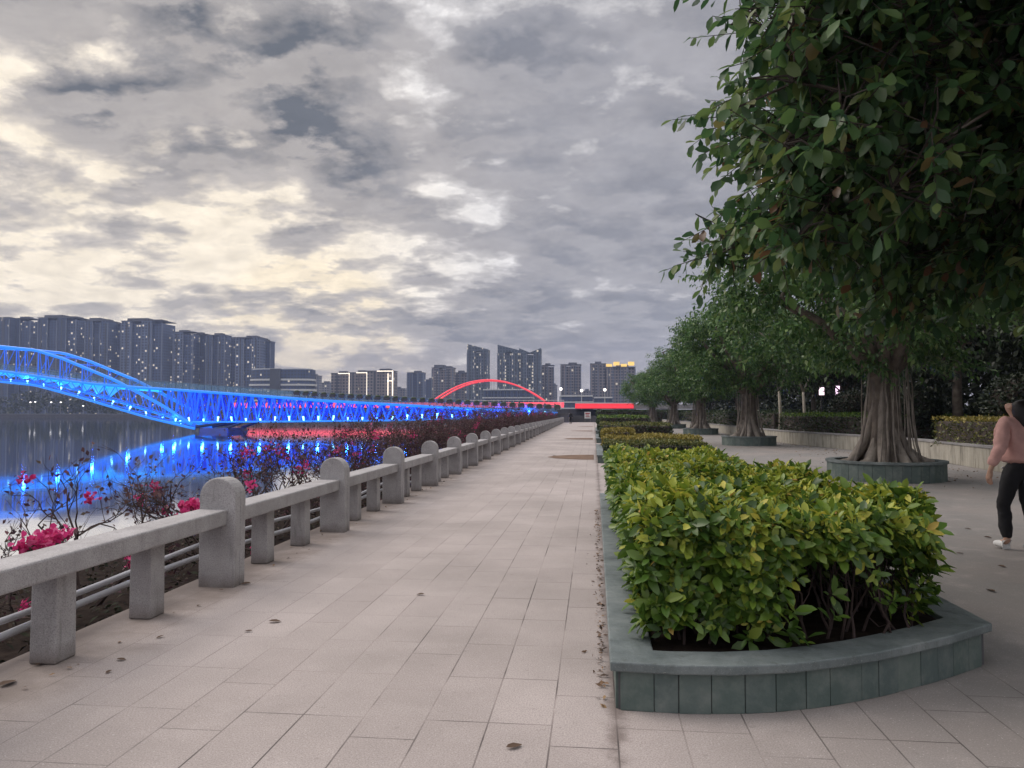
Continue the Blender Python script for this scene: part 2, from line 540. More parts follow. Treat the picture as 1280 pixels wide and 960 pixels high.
def mat_paving():
    m, nt, out = new_mat('promenade paving')
    co = worldco(nt)
    sep = node(nt, 'ShaderNodeSeparateXYZ')
    nt.links.new(co, sep.inputs[0])
    cmb = node(nt, 'ShaderNodeCombineXYZ')
    nt.links.new(sep.outputs[1], cmb.inputs[0])
    nt.links.new(math_n(nt, 'ADD', sep.outputs[0], 0.205), cmb.inputs[1])
    br = node(nt, 'ShaderNodeTexBrick')
    br.offset = 0.37
    br.offset_frequency = 3
    br.squash = 1.0
    nt.links.new(cmb.outputs[0], br.inputs['Vector'])
    br.inputs['Scale'].default_value = 1.0
    br.inputs['Mortar Size'].default_value = 0.0045
    br.inputs['Mortar Smooth'].default_value = 0.3
    br.inputs['Brick Width'].default_value = 0.62
    br.inputs['Row Height'].default_value = 0.31
    br.inputs['Color1'].default_value = (0.425, 0.368, 0.352, 1)
    br.inputs['Color2'].default_value = (0.49, 0.428, 0.41, 1)
    br.inputs['Mortar'].default_value = (0.46, 0.39, 0.37, 1)
    # worn pink stone on the promenade, cooler greyer slabs on the plaza under the trees
    xf = node(nt, 'ShaderNodeMapRange')
    nt.links.new(math_n(nt, 'ADD', sep.outputs[0], math_n(nt, 'MULTIPLY', noise(nt, co, 1.2, 3), 0.8)), xf.inputs[0])
    xf.inputs[1].default_value = 0.4
    xf.inputs[2].default_value = 2.6
    base = mix(nt, xf.outputs[0], br.outputs['Color'], (0.21, 0.205, 0.20))
    big = noise(nt, co, 0.45, 6, 0.6)
    base = mix(nt, ramp(nt, big, [(0.36, (0.75,) * 3), (0.60, (0, 0, 0))]), base, (0.30, 0.262, 0.245))
    blot = noise(nt, co, 2.3, 7, 0.7)
    base = mix(nt, ramp(nt, blot, [(0.52, (0, 0, 0)), (0.75, (0.5,) * 3)]), base, (0.50, 0.445, 0.43))
    speck = noise(nt, co, 130, 2, 0.6)
    base = mix(nt, ramp(nt, speck, [(0.40, (0.55,) * 3), (0.55, (0, 0, 0))]), base, (0.20, 0.175, 0.17))
    spots = noise(nt, co, 14, 5, 0.75)
    base = mix(nt, ramp(nt, spots, [(0.60, (0, 0, 0)), (0.72, (0.55,) * 3)]), base, (0.19, 0.165, 0.155))
    speck2 = noise(nt, co, 90, 2, 0.5)
    base = mix(nt, ramp(nt, speck2, [(0.64, (0, 0, 0)), (0.72, (0.6,) * 3)]), base, (0.62, 0.58, 0.57))
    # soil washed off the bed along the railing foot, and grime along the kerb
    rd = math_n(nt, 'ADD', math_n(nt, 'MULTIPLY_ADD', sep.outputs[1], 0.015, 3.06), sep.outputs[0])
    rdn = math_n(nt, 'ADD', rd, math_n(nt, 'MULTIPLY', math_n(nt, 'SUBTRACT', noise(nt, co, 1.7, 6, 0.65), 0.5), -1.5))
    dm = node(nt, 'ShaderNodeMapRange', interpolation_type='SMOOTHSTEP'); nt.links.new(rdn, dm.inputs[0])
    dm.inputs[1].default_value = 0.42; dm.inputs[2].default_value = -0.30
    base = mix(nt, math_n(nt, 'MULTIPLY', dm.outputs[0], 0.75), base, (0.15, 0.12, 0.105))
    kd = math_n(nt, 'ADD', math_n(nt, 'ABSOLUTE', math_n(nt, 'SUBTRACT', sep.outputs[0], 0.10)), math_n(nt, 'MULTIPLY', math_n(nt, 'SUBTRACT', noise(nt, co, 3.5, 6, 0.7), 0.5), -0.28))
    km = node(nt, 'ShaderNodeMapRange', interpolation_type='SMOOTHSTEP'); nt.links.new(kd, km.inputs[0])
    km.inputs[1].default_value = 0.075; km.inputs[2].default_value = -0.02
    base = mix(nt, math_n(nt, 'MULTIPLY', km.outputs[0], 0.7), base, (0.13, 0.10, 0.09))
    # joints: dirt filled here, worn flush there
    jn = noise(nt, co, 1.1, 4, 0.6)
    jf = ramp(nt, jn, [(0.40, (0.10,) * 3), (0.60, (1, 1, 1))])
    plaza = node(nt, 'ShaderNodeMapRange')
    nt.links.new(sep.outputs[1], plaza.inputs[0])
    plaza.inputs[1].default_value = 5.5
    plaza.inputs[2].default_value = 3.9
    lf = node(nt, 'ShaderNodeMapRange')
    nt.links.new(sep.outputs[0], lf.inputs[0])
    lf.inputs[1].default_value = -2.6; lf.inputs[2].default_value = -0.9
    lf.inputs[3].default_value = 0.35; lf.inputs[4].default_value = 1.0
    pl = math_n(nt, 'MAXIMUM', plaza.outputs[0], math_n(nt, 'MULTIPLY', lf.outputs[0], math_n(nt, 'SUBTRACT', 1.0, xf.outputs[0])))
    jf2 = math_n(nt, 'MULTIPLY', math_n(nt, 'MULTIPLY', jf, br.outputs['Fac']), math_n(nt, 'MAXIMUM', pl, 0.12))
    base = mix(nt, math_n(nt, 'MULTIPLY', jf2, 0.95), base, (0.075, 0.062, 0.06))
    h = math_n(nt, 'SUBTRACT', math_n(nt, 'MULTIPLY', noise(nt, co, 60, 4, 0.6), 0.25), math_n(nt, 'MULTIPLY', br.outputs['Fac'], 0.6))
    principled(nt, out, base, ramp(nt, blot, [(0.3, (0.55,) * 3), (0.7, (0.8,) * 3)]), bump(nt, h, 0.35, 0.006), 0.35)
    return m
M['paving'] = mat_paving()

def mat_water():
    m, nt, out = new_mat('river water')
    co = worldco(nt)
    mp = node(nt, 'ShaderNodeMapping')
    nt.links.new(co, mp.inputs['Vector'])
    mp.inputs['Scale'].default_value = (0.35, 1.0, 1)
    n1 = noise(nt, mp.outputs[0], 0.55, 4, 0.5)
    n2 = noise(nt, mp.outputs[0], 0.06, 3, 0.5)
    h = math_n(nt, 'ADD', math_n(nt, 'MULTIPLY', n1, 0.5), n2)
    nrm = bump(nt, h, 0.022, 0.25)
    df = node(nt, 'ShaderNodeBsdfDiffuse'); df.inputs[0].default_value = (0.02, 0.03, 0.15, 1)  # blue tint stands for bridge light spilling on the water
    gl = node(nt, 'ShaderNodeBsdfGlossy'); gl.inputs['Roughness'].default_value = 0.045
    gl.inputs[0].default_value = (0.90, 0.93, 1.0, 1)
    nt.links.new(nrm, gl.inputs['Normal'])
    # still dusk water at a grazing look is close to a mirror
    fr = node(nt, 'ShaderNodeFresnel'); fr.inputs[0].default_value = 1.33
    fac = math_n(nt, 'MULTIPLY_ADD', fr.outputs[0], 0.35, 0.72, clamp=True)
    ms = node(nt, 'ShaderNodeMixShader')
    nt.links.new(fac, ms.inputs[0]); nt.links.new(df.outputs[0], ms.inputs[1]); nt.links.new(gl.outputs[0], ms.inputs[2])
    nt.links.new(ms.outputs[0], out.inputs[0])
    return m
M['water'] = mat_water()

# ------------------------------------------------------------------ ground, water, paving
RX = lambda y: -3.06 - 0.0150 * y               # river-side railing line (path face)
g = MB()
g.prism([(-2.96, -300), (4000, -300), (4000, 5000), (-4000, 5000), (-4000, 560), (-30, 560), (-9.0, 420), (-5.36, 130), (-2.96, -30)], -3.0, -0.05)
structure(g.build('ground', plain('bare ground', (0.11, 0.10, 0.09), (0.07, 0.065, 0.06), 0.3, 0.95, 0.3, 5)))
g = MB()
g.add([(-4000, -300, WZ := -1.8), (10, -300, WZ), (10, 600, WZ), (-4000, 600, WZ)], [(0, 1, 2, 3)])
structure(g.build('water', M['water']))
g = MB()
ys = [-12, 0, 10, 30, 60, 90, 131]
vs, fs = [], []
for y in ys:
    vs += [(RX(y) - 0.42, y, 0.0), (10.6, y, 0.0)]
for i in range(len(ys) - 1):
    fs.append((2 * i, 2 * i + 1, 2 * i + 3, 2 * i + 2))
g.add(vs, fs)
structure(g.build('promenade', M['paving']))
# planting bed along the river bank behind the railing
g = MB()
vs, fs = [], []
nx, ny = 8, 140
for j in range(ny):
    y = -12 + j * 1.02
    for i in range(nx):
        t = min(i, nx - 2) / (nx - 2)
        x = RX(y) - 0.40 - 3.9 * t - (0.15 if i == nx - 1 else 0)
        vs.append((x, y, -0.02 + (0.0 if i == 0 else R.uniform(-0.03, 0.06) - 0.22) - 0.52 * t - (2.0 if i == nx - 1 else 0)))
for j in range(ny - 1):
    for i in range(nx - 1):
        a = j * nx + i
        fs.append((a, a + nx, a + nx + 1, a + 1))
g.add(vs, fs)
structure(g.build('riverbank_soil', M['soil']))

# round bare soil pits on the path by the far planters
for k, (xl, xr, yc) in enumerate([(-1.55, 0.0, 26.4), (-1.75, -0.05, 45.5), (-2.0, -0.1, 66), (-1.9, -0.1, 88)]):
    g = MB()
    n = 28
    rx, ry = (xr - xl), 1.5
    pts = [(xr - rx * math.sin(PI * i / n) * (1 + 0.03 * math.sin(5 * i)), yc - ry * math.cos(PI * i / n)) for i in range(n + 1)]
    g.add([(x, y, 0.006) for x, y in pts], [tuple(range(n + 1))][::1])
    o = g.build('soil_pit', plain('reddish soil', (0.20, 0.125, 0.085), (0.11, 0.07, 0.05), 3, 0.95, 0.5, 20))
    structure(o)

# ------------------------------------------------------------------ granite railing
rail = thing('stone_railing', 'grey granite balustrade with round-topped posts along the riverside edge of the path', 'railing', (0, 0, 0))
def arch_post(mb, x, y, w=0.33, h=0.94, t=0.10):
    n = 12
    r = w / 2
    prof = [(-r, 0)] + [(-r * math.cos(PI * i / n), h - r + r * math.sin(PI * i / n)) for i in range(n + 1)] + [(r, 0)]
    k = len(prof)
    vs = [(x + a, y - t / 2, b) for a, b in prof] + [(x + a, y + t / 2, b) for a, b in prof]
    fs = [tuple(range(k)), tuple(range(2 * k - 1, k - 1, -1))]
    fs += [(i, k + i, k + i + 1, i + 1) for i in range(k - 1)]
    mb.add(vs, fs)
post_y = [6.42 + 3.06 * i for i in range(-2, 40)]
for i, y in enumerate(post_y):
    x = RX(y) - 0.10
    g = MB()
    dz = R.uniform(-0.006, 0.006)
    arch_post(g, 0, -0.052, t=0.10, h=0.94 + dz)
    arch_post(g, 0, 0.052, t=0.10, w=0.326, h=0.936 + dz)
    g.build('post', M['granite'], rail, bevel=0.012, loc=(x + R.uniform(-0.008, 0.008), y, 0)).rotation_euler = (R.uniform(-.008, .008), R.uniform(-.008, .008), R.uniform(-.02, .02))
    if i < len(post_y) - 1:
        y2 = post_y[i + 1]
        ya, yb = y + 0.104, y2 - 0.104
        ym = (ya + yb) / 2
        g = MB()
        g.box((0, 0, 0), (0.27, yb - ya, 0.135), 0.015)
        g.build('rail', M['granite'], rail, bevel=0.014, loc=(RX(ym) - 0.135, ym, 0.60 + R.uniform(-0.004, 0.004)))
        for f in (0.335, 0.665):
            yy = y + 3.06 * f + R.uniform(-0.02, 0.02)
            g = MB()
            g.box((0, 0, 0.266), (0.17, 0.19, 0.53), 0.015, taper=0.96)
            g.build('baluster', M['granite'], rail, bevel=0.01, loc=(RX(yy) - 0.16, yy, 0))

# two pale irrigation pipes lying behind the railing
for k, (dx, z0, lab) in enumerate([(-0.50, 0.27, 'upper pale plastic pipe sagging behind the stone railing'), (-0.46, 0.17, 'lower pale plastic pipe lying behind the stone railing')]):
    g = MB()
    pts = []
    for j in range(150):
        y = -4 + j * 0.35
        pts.append((RX(y) + dx + 0.03 * math.sin(y * 0.7 + k), y, z0 + 0.03 * math.sin(y * 1.03 + 1.1 * k) - 0.0035 * y))
    g.tube(pts, 0.022 if k == 0 else 0.026, 7)
    tag(g.build('irrigation_pipe', M['pipe'], smooth=True), lab, 'pipe')
g = MB()
bx, by = on_z(133, 717, 0.24)
for _ in range(7):
    g.ball((R.uniform(-0.035, 0.035), R.uniform(-0.06, 0.06), R.uniform(-0.025, 0.025)), (R.uniform(0.03, 0.05), R.uniform(0.04, 0.06), R.uniform(0.03, 0.045)), 9, 6)
o = g.build('plastic_bag', M['white'], smooth=True, loc=(RX(by) - 0.43, by + 0.1, 0.27))
tag(o, 'small crumpled white plastic bag caught on the pipes behind the railing', 'bag')

# ------------------------------------------------------------------ kerbed planters
def tile_ring(mb, path, z0, z1, tile=0.16, thick=0.02, closed=False):
    """slim stone tiles set side by side along a polyline, outside at the left of travel"""
    P = [np.array(p, float) for p in path]
    seglen = [np.linalg.norm(P[i + 1] - P[i]) for i in range(len(P) - 1)]
    tot = sum(seglen)
    cum = np.concatenate([[0], np.cumsum(seglen)])
    def pos(s):
        i = min(max(np.searchsorted(cum, s) - 1, 0), len(P) - 2)
        t = (s - cum[i]) / max(seglen[i], 1e-9)
        return P[i] + (P[i + 1] - P[i]) * t
    n = max(1, int(round(tot / tile)))
    cuts = [0.0] + [tot * (k + R.uniform(-0.22, 0.22)) / n for k in range(1, n)] + [tot]
    for k in range(n):
        a, b = pos(cuts[k]), pos(cuts[k + 1])
        d = b - a
        l = np.linalg.norm(d)
        c = (a + b) / 2
        nrm = np.array((d[1], -d[0])) / l
        o = R.uniform(0, 0.004)
        c = c + nrm * (thick / 2 + o)
        mb.box((c[0], c[1], (z0 + z1) / 2), (l - 0.0025, thick, z1 - z0), math.atan2(d[1], d[0]))

def offset_poly(poly, d):
    n = len(poly)
    res = []
    for i in range(n):
        p0, p1, p2 = (np.array(poly[(i + k) % n], float) for k in (-1, 0, 1))
        e1, e2 = unit(p1 - p0), unit(p2 - p1)
        n1, n2 = np.array((e1[1], -e1[0])), np.array((e2[1], -e2[0]))
        b = unit(n1 + n2)
        res.append(tuple(p1 + b * d / max(0.5, float(b @ n1))))
    return res

def cap_ring(mb, poly, wid, z0, z1, out=0.03, piece=0.9):
    """stone coping: a ring round a counter-clockwise outline"""
    O, I = offset_poly(poly, out), offset_poly(poly, -wid)
    n = len(poly)
    vs = [(x, y, z) for ring, z in ((O, z0), (O, z1), (I, z1), (I, z0)) for x, y in ring]
    fs = []
    for i in range(n):
        j = (i + 1) % n
        for k in range(4):
            k2 = (k + 1) % 4
            fs.append((k * n + i, k * n + j, k2 * n + j, k2 * n + i))
    mb.add(vs, fs)

def planter(poly, h, label, tile=0.16, wid=0.2, arc_piece=0.9):
    t = thing('hedge_planter', label, 'planter', (poly[0][0], poly[0][1], 0), 0, 'kerbed hedge planters along the path')
    off = np.array(poly[0])
    P = [tuple(np.array(p) - off) for p in poly]
    g = MB()
    n = len(P)
    # backing wall
    core = offset_poly(P, -0.012)
    g.prism(core, 0.0, h - 0.055)
    g.build('backing_wall', M['dark_concrete'], t)
    g = MB()
    Q = offset_poly(P, -0.022)
    na = len(P) - 4 if len(P) > 6 else 0
    if na:                                              # bowed front in one run, then the straight sides
        tile_ring(g, Q[:na + 1], 0.0, h - 0.053, tile)
    for i in range(na, n):
        tile_ring(g, [Q[i], Q[(i + 1) % n]], 0.0, h - 0.053, tile)
    g.build('tile_cladding', M['tiles'], t, bevel=0.003)
    g = MB()
    cap_ring(g, P, wid, h - 0.05, h, 0.03, arc_piece)
    g.build('coping', M['coping'], t, bevel=0.008)
    g = MB()
    I = offset_poly(P, -wid - 0.002)
    c = np.mean(np.array(I), 0)
    vs = [(x, y, h - 0.035) for x, y in I] + [(c[0], c[1], h - 0.02)]
    g.add(vs, [(i, (i + 1) % len(I), len(I)) for i in range(len(I))])
    g.build('planter_soil', M['soil'], t)
    return t

# near planter: long rectangle with a bowed front
front = [on_z(px, py, 0.25) for px, py in ((770, 825), (842, 829), (915, 830), (985, 827), (1046, 820), (1092, 813), (1134, 804), (1182, 793), (1232, 778))]
arc = []
for i in range(len(front) - 1):
    a, b = np.array(front[i]), np.array(front[i + 1])
    arc += [tuple(a), tuple((a + b) / 2)] if 0 < i < len(front) - 2 else [tuple(a)]
arc.append(front[-1])
near_poly = arc + [(front[-1][0] - 0.02, 6.9), (1.95, 7.5), (1.95, 12.1), (0.12, 12.1)]
planter(near_poly, 0.25, 'near slate-tiled planter with bowed front holding the tall leafy yellow-green hedge')
planter([(0.12, 23.2), (3.95, 23.2), (3.95, 31.5), (0.12, 31.5)], 0.25, 'low kerbed planter beyond the near one, holding the clipped dark two-level hedge', 0.3)
planter([(0.14, 39), (4.2, 39), (4.2, 47), (0.14, 47)], 0.25, 'third kerbed planter along the path, holding the hedge with a flat pale top', 0.4)
planter([(0.16, 56), (4.2, 56), (4.2, 70), (0.16, 70)], 0.25, 'farthest kerbed planter near the path end, holding the plain green hedge', 0.5)

# ------------------------------------------------------------------ hedges
L_GREEN = leaf_mat('hedge old leaves', [(0, (0.035, 0.08, 0.014)), (0.5, (0.09, 0.175, 0.026)), (0.85, (0.16, 0.25, 0.035)), (1, (0.24, 0.30, 0.045))], 0.38, 0.25)
L_NEW = leaf_mat('hedge new growth', [(0, (0.14, 0.22, 0.03)), (0.35, (0.27, 0.345, 0.045)), (0.75, (0.43, 0.46, 0.065)), (0.97, (0.56, 0.50, 0.08)), (1, (0.40, 0.22, 0.07))], 0.5, 0.3)
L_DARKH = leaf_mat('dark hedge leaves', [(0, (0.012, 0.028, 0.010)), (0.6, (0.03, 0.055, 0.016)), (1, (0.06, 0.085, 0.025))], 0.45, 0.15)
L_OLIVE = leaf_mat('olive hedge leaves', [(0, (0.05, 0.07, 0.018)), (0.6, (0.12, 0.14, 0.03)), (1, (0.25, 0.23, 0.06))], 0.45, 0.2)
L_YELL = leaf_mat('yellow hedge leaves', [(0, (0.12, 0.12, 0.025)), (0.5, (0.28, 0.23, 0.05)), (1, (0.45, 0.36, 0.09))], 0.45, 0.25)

def pip(poly, x, y):
    n = len(poly)
    ins = np.zeros(len(x), bool)
    for i in range(n):
        x0, y0 = poly[i]
        x1, y1 = poly[(i + 1) % n]
        c = ((y0 > y) != (y1 > y)) & (x < (x1 - x0) * (y - y0) / (y1 - y0 + 1e-12) + x0)
        ins ^= c
    return ins

def whorls(P, A, rng, n, L, spread=1.0):
    """n leaves round each shoot tip P with axis A"""
    k = len(P)
    A = unit(A)
    ref = unit(np.cross(A, rvec(k, rng)))
    ref2 = np.cross(A, ref)
    ps, ds, ns = [], [], []
    for i in range(n):
        a = 2 * PI * i * 0.382 + rng.uniform(0, 0.7, k)
        rad = ref * np.cos(a)[:, None] + ref2 * np.sin(a)[:, None]
        lift = rng.uniform(0.15, 1.1, k)[:, None] * (1.2 - 0.12 * i)
        ds.append(rad * spread + A * lift)
        ns.append(A * 1.0 - rad * lift * 0.7 + rng.normal(0, 0.25, (k, 3)))
        ps.append(P - A * (i * 0.011) + rad * 0.006)
    return np.concatenate(ps), np.concatenate(ds), np.concatenate(ns)

def near_hedge():
    rng = np.random.default_rng(5)
    t = thing('leafy_hedge', 'tall yellow-green leafy hedge growing in the near bowed planter', 'hedge', (0.3, 4.3, 0.22))
    off = np.array((0.3, 4.3, 0.22))
    top = [(0.28, 4.27), (0.92, 4.22), (1.45, 4.36), (1.94, 4.68), (2.08, 5.30), (1.95, 6.25), (1.68, 6.9), (1.66, 11.4), (0.26, 11.4)]
    def height(x, y):
        return 0.955 + 0.05 * np.sin(x * 3.1 + y * 1.3) + 0.045 * np.sin(x * 5.3 - y * 2.9) + 0.03 * np.sin(7 * x + 5 * y) - 0.02 * np.clip((x - 1.2), 0, 1)
    # top shoots
    n = 9000
    x = rng.uniform(0.2, 2.3, n); y = rng.uniform(4.1, 11.9, n)
    keep = pip(top, x, y)
    dens = np.where(y < 7.5, 1.0, 0.72)
    keep &= rng.random(n) < dens
    x, y = x[keep], y[keep]
    z = height(x, y) - np.abs(rng.normal(0, 0.055, len(x)))
    Pt = np.stack([x, y, z], 1)
    At = np.stack([rng.normal(0, 0.35, len(x)), rng.normal(0, 0.35, len(x)), np.ones(len(x))], 1)
    # side shoots
    sp, sa, tt = [], [], []
    N = len(top)
    for i in range(N):
        a, b = np.array(top[i]), np.array(top[(i + 1) % N])
        l = np.linalg.norm(b - a)
        d = (b - a) / l
        nr = np.array((d[1], -d[0]))
        k = int(l * 400)
        s = rng.random(k)
        zz = rng.random(k) ** 0.75
        xy = a + (b - a) * s[:, None]
        h = height(xy[:, 0], xy[:, 1])
        z = 0.27 + zz * (h - 0.30)
        # thin the bare lower right of the bowed front
        if i in (1, 2):
            w = np.clip((xy[:, 0] - 0.85) / 0.3, 0, 1)
            bare = (z < 0.76 + 0.06 * np.sin(9 * xy[:, 0])) & (rng.random(k) < 0.91 * w)
        elif i in (3,):
            bare = (z < 0.5) & (rng.random(k) < 0.5)
        else:
            bare = (z < (0.32 if i == 0 else 0.42)) & (rng.random(k) < 0.4)
        inset = np.abs(rng.normal(0, 0.06, k)) + 0.03 * np.sin(11 * s * l + 7 * z) - 0.05 * zz
        xy = xy - nr * inset[:, None]
        p = np.concatenate([xy, z[:, None]], 1)[~bare]
        ax = np.concatenate([np.tile(nr, (k, 1)) + rng.normal(0, 0.4, (k, 2)), rng.uniform(0.2, 1.2, (k, 1))], 1)[~bare]
        sp.append(p); sa.append(ax)
    Ps, As = np.concatenate(sp), np.concatenate(sa)
    # inner old shoots
    n = 5200
    x = rng.uniform(0.25, 2.2, n); y = rng.uniform(4.3, 11.8, n)
    keep = pip(offset_poly(top, -0.1), x, y)
    x, y = x[keep], y[keep]
    z = rng.uniform(0.35, 0.88, len(x))
    hole = (x > 0.95) & (y < 5.4) & (z < 0.70)
    x, y, z = x[~hole], y[~hole], z[~hole]
    Pi_ = np.stack([x, y, z], 1)
    Ai = rvec(len(x), rng) + np.array((0, 0, 0.6))
    # new growth: the top shoots, mostly; a share of the upper side shoots
    newt = rng.random(len(Pt)) < 0.80
    news = (rng.random(len(Ps)) < 0.10 + 0.35 * np.clip((Ps[:, 2] - 0.6) / 0.35, 0, 1))
    P, D, Nn = whorls(np.concatenate([Pt[newt], Ps[news]]), np.concatenate([At[newt], As[news]]), rng, 5, 1)
    k = len(P)
    L = 0.035 + 0.065 * rng.random(k) ** 1.2
    leaves('new_growth', P - off, D, Nn, L, L * rng.uniform(0.36, 0.47, k), L_NEW, t, fold=0.35, droop=0.12)
    P, D, Nn = whorls(np.concatenate([Pt[~newt], Ps[~news], Pi_]), np.concatenate([At[~newt], As[~news], Ai]), rng, 6, 1)
    k = len(P)
    L = 0.045 + 0.085 * rng.random(k) ** 1.6
    leaves('foliage', P - off, D, Nn, L, L * rng.uniform(0.38, 0.5, k), L_GREEN, t, fold=0.3, droop=0.18)
    # woody stems rising from the soil
    g = MB()
    for _ in range(190):
        while True:
            x, y = rng.uniform(0.3, 2.2), rng.uniform(4.35, 11.7) if rng.random() < 0.4 else rng.uniform(4.35, 6.0)
            if pip(offset_poly(top, -0.06), np.array([x]), np.array([y]))[0]:
                break
        p = np.array((x, y, 0.2)) - off
        pts = [p]
        dr = np.array((rng.normal(0, 0.3), rng.normal(0, 0.3), 1.0))
        for _k in range(5):
            dr = unit(dr + rng.normal(0, 0.22, 3) + np.array((0, 0, 0.1)))
            q = pts[-1] + dr * rng.uniform(0.08, 0.13)
            if not pip(offset_poly(top, -0.05), np.array([q[0] + off[0]]), np.array([q[1] + off[1]]))[0]:
                dr = dr * np.array((-1, -1, 1)); q = pts[-1] + dr * 0.08
            pts.append(q)
        g.tube(pts, np.linspace(0.009, 0.003, 6), 5)
        for b in range(2):
            q = pts[rng.integers(1, 4)]
            d2 = unit(rng.normal(0, 1, 3) + np.array((0, 0, 1.2)))
            g.tube([q, q + d2 * 0.08, q + d2 * 0.13 + np.array((0, 0, 0.05))], [0.005, 0.004, 0.002], 4)
    g.build('stems', M['twig'], t)['kind'] = 'stuff'
near_hedge()

def box_hedge(name, label, c, size, mat_side, mat_top, n, leafL, group=None, rz=0, z0=0.0, round_=0.0):
    """clipped hedge: leaves over a rounded block, a solid dark core inside"""
    rng = np.random.default_rng(int(c[0] * 37 + c[1] * 11) % 9973)
    t = thing(name, label, 'hedge', (c[0], c[1], z0), rz, group)
    sx, sy, h = size
    g = MB()
    g.box((0, 0, h / 2 - 0.04), (sx - 0.14, sy - 0.14, h - 0.10))  # solid dark block added to fill the inside behind the leaves
    g.build('inner_core', M['dark_bark'], t, bevel=0.05)
    # sample the shell
    areas = np.array([sx * sy, sx * h, sx * h, sy * h, sy * h])
    face = rng.choice(5, n, p=areas / areas.sum())
    a, b = rng.uniform(-.5, .5, n), rng.uniform(-.5, .5, n)
    j = np.abs(rng.normal(0, 0.035, n))
    wob = 0.03 * np.sin(a * sx * 3 + 1) + 0.03 * np.sin(b * sy * 4) + rng.normal(0, 0.012, n)
    P = np.zeros((n, 3)); A = np.zeros((n, 3))
    for k, (ax, sg) in enumerate([(2, 1), (1, -1), (1, 1), (0, -1), (0, 1)]):
        m = face == k
        A[m, ax] = sg
        if ax == 2:
            P[m] = np.stack([a[m] * sx, b[m] * sy, h - j[m] + wob[m]], 1)
        elif ax == 1:
            P[m] = np.stack([a[m] * sx, sg * (sy / 2 - j[m] + wob[m]), (b[m] + .5) * h], 1)
        else:
            P[m] = np.stack([sg * (sx / 2 - j[m] + wob[m]), a[m] * sy, (b[m] + .5) * h], 1)
    D = A + rng.normal(0, 0.8, (n, 3)) + np.array((0, 0, 0.3))
    N = rng.normal(0, 0.6, (n, 3)) + A
    L = rng.uniform(0.7, 1.3, n) * leafL
    top = face == 0
    low = ~top & (P[:, 2] < h * 0.9)
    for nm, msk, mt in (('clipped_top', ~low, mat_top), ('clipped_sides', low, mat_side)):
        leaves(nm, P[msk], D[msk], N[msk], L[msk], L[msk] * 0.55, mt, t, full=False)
    return t
HG = 'clipped hedges in the far planters'
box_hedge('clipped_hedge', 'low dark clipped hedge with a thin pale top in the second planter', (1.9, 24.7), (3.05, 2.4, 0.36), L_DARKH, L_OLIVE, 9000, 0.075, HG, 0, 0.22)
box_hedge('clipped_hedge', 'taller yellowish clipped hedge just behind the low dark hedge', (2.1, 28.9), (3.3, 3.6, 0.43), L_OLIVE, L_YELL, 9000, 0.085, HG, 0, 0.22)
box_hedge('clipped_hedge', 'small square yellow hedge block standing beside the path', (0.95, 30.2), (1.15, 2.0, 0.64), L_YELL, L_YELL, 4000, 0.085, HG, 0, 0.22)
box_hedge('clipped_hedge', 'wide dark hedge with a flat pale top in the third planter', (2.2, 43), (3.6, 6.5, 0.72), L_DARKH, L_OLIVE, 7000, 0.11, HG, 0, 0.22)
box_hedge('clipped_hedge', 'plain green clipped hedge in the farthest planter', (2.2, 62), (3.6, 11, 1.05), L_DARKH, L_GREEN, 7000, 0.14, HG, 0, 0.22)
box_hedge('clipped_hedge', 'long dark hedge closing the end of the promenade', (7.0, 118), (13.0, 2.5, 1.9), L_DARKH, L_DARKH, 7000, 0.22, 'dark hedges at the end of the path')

# ------------------------------------------------------------------ fallen leaves
L_DRY = leaf_mat('dry leaves', [(0, (0.05, 0.03, 0.02)), (0.5, (0.13, 0.075, 0.045)), (0.85, (0.24, 0.14, 0.07)), (1, (0.3, 0.2, 0.1))], 0.7, 0.1)
for (px, py, L) in [(653, 932, 0.12), (300, 731, 0.13), (352, 778, 0.13), (305, 790, 0.08), (195, 799, 0.09), (158, 826, 0.09), (60, 829, 0.11), (20, 851, 0.16),
                    (1232, 737, 0.17), (1205, 692, 0.13), (1258, 710, 0.12), (1215, 662, 0.12), (1240, 673, 0.12), (520, 744, 0.10), (132, 843, 0.07), (690, 570, 0.2), (1190, 602, 0.25), (250, 757, 0.07)]:
    x, y = on_z(px, py)
    L *= 0.72
    a = R.uniform(0, 2 * PI)
    o = leaves('fallen_leaf', [(0, 0, 0.002)], [(math.cos(a), math.sin(a), 0.0)], [(R.uniform(-.12, .12), R.uniform(-.12, .12), 1)], L, L * R.uniform(0.4, 0.6), L_DRY, None, fold=R.uniform(0.2, 0.6), droop=-0.07)
    o.location = (x, y, 0.004)
    tag(o, 'single curled brown dry leaf lying on the open paving', 'leaf', 'dry leaves scattered on the paving')
n = 330
yy = 3.95 + 8 * R.random(n) ** 1.1
xx = 0.055 - np.abs(R.normal(0, 0.016, n)) * (1 + (R.random(n) < 0.12) * 3)
n2 = 140
y2 = R.uniform(3, 40, n2); x2 = np.array([RX(y) for y in y2]) - 0.05 - R.exponential(0.12, n2) + 0.12
n3 = 420                                            # under the tree planters and by the plaza wall
y3 = R.uniform(14, 40, n3); x3 = 9.9 - R.exponential(0.9, n3)
px_ = np.concatenate([xx, x2, x3]); py_ = np.concatenate([yy, y2, y3])
k = len(px_)
D = np.stack([R.normal(size=k), R.normal(size=k), R.normal(0, 0.2, k)], 1)
N = np.stack([R.normal(0, .5, k), R.normal(0, .5, k), np.ones(k)], 1)
Lk = np.concatenate([R.uniform(0.015, 0.05, n), R.uniform(0.02, 0.06, n2), R.uniform(0.04, 0.09, n3)])
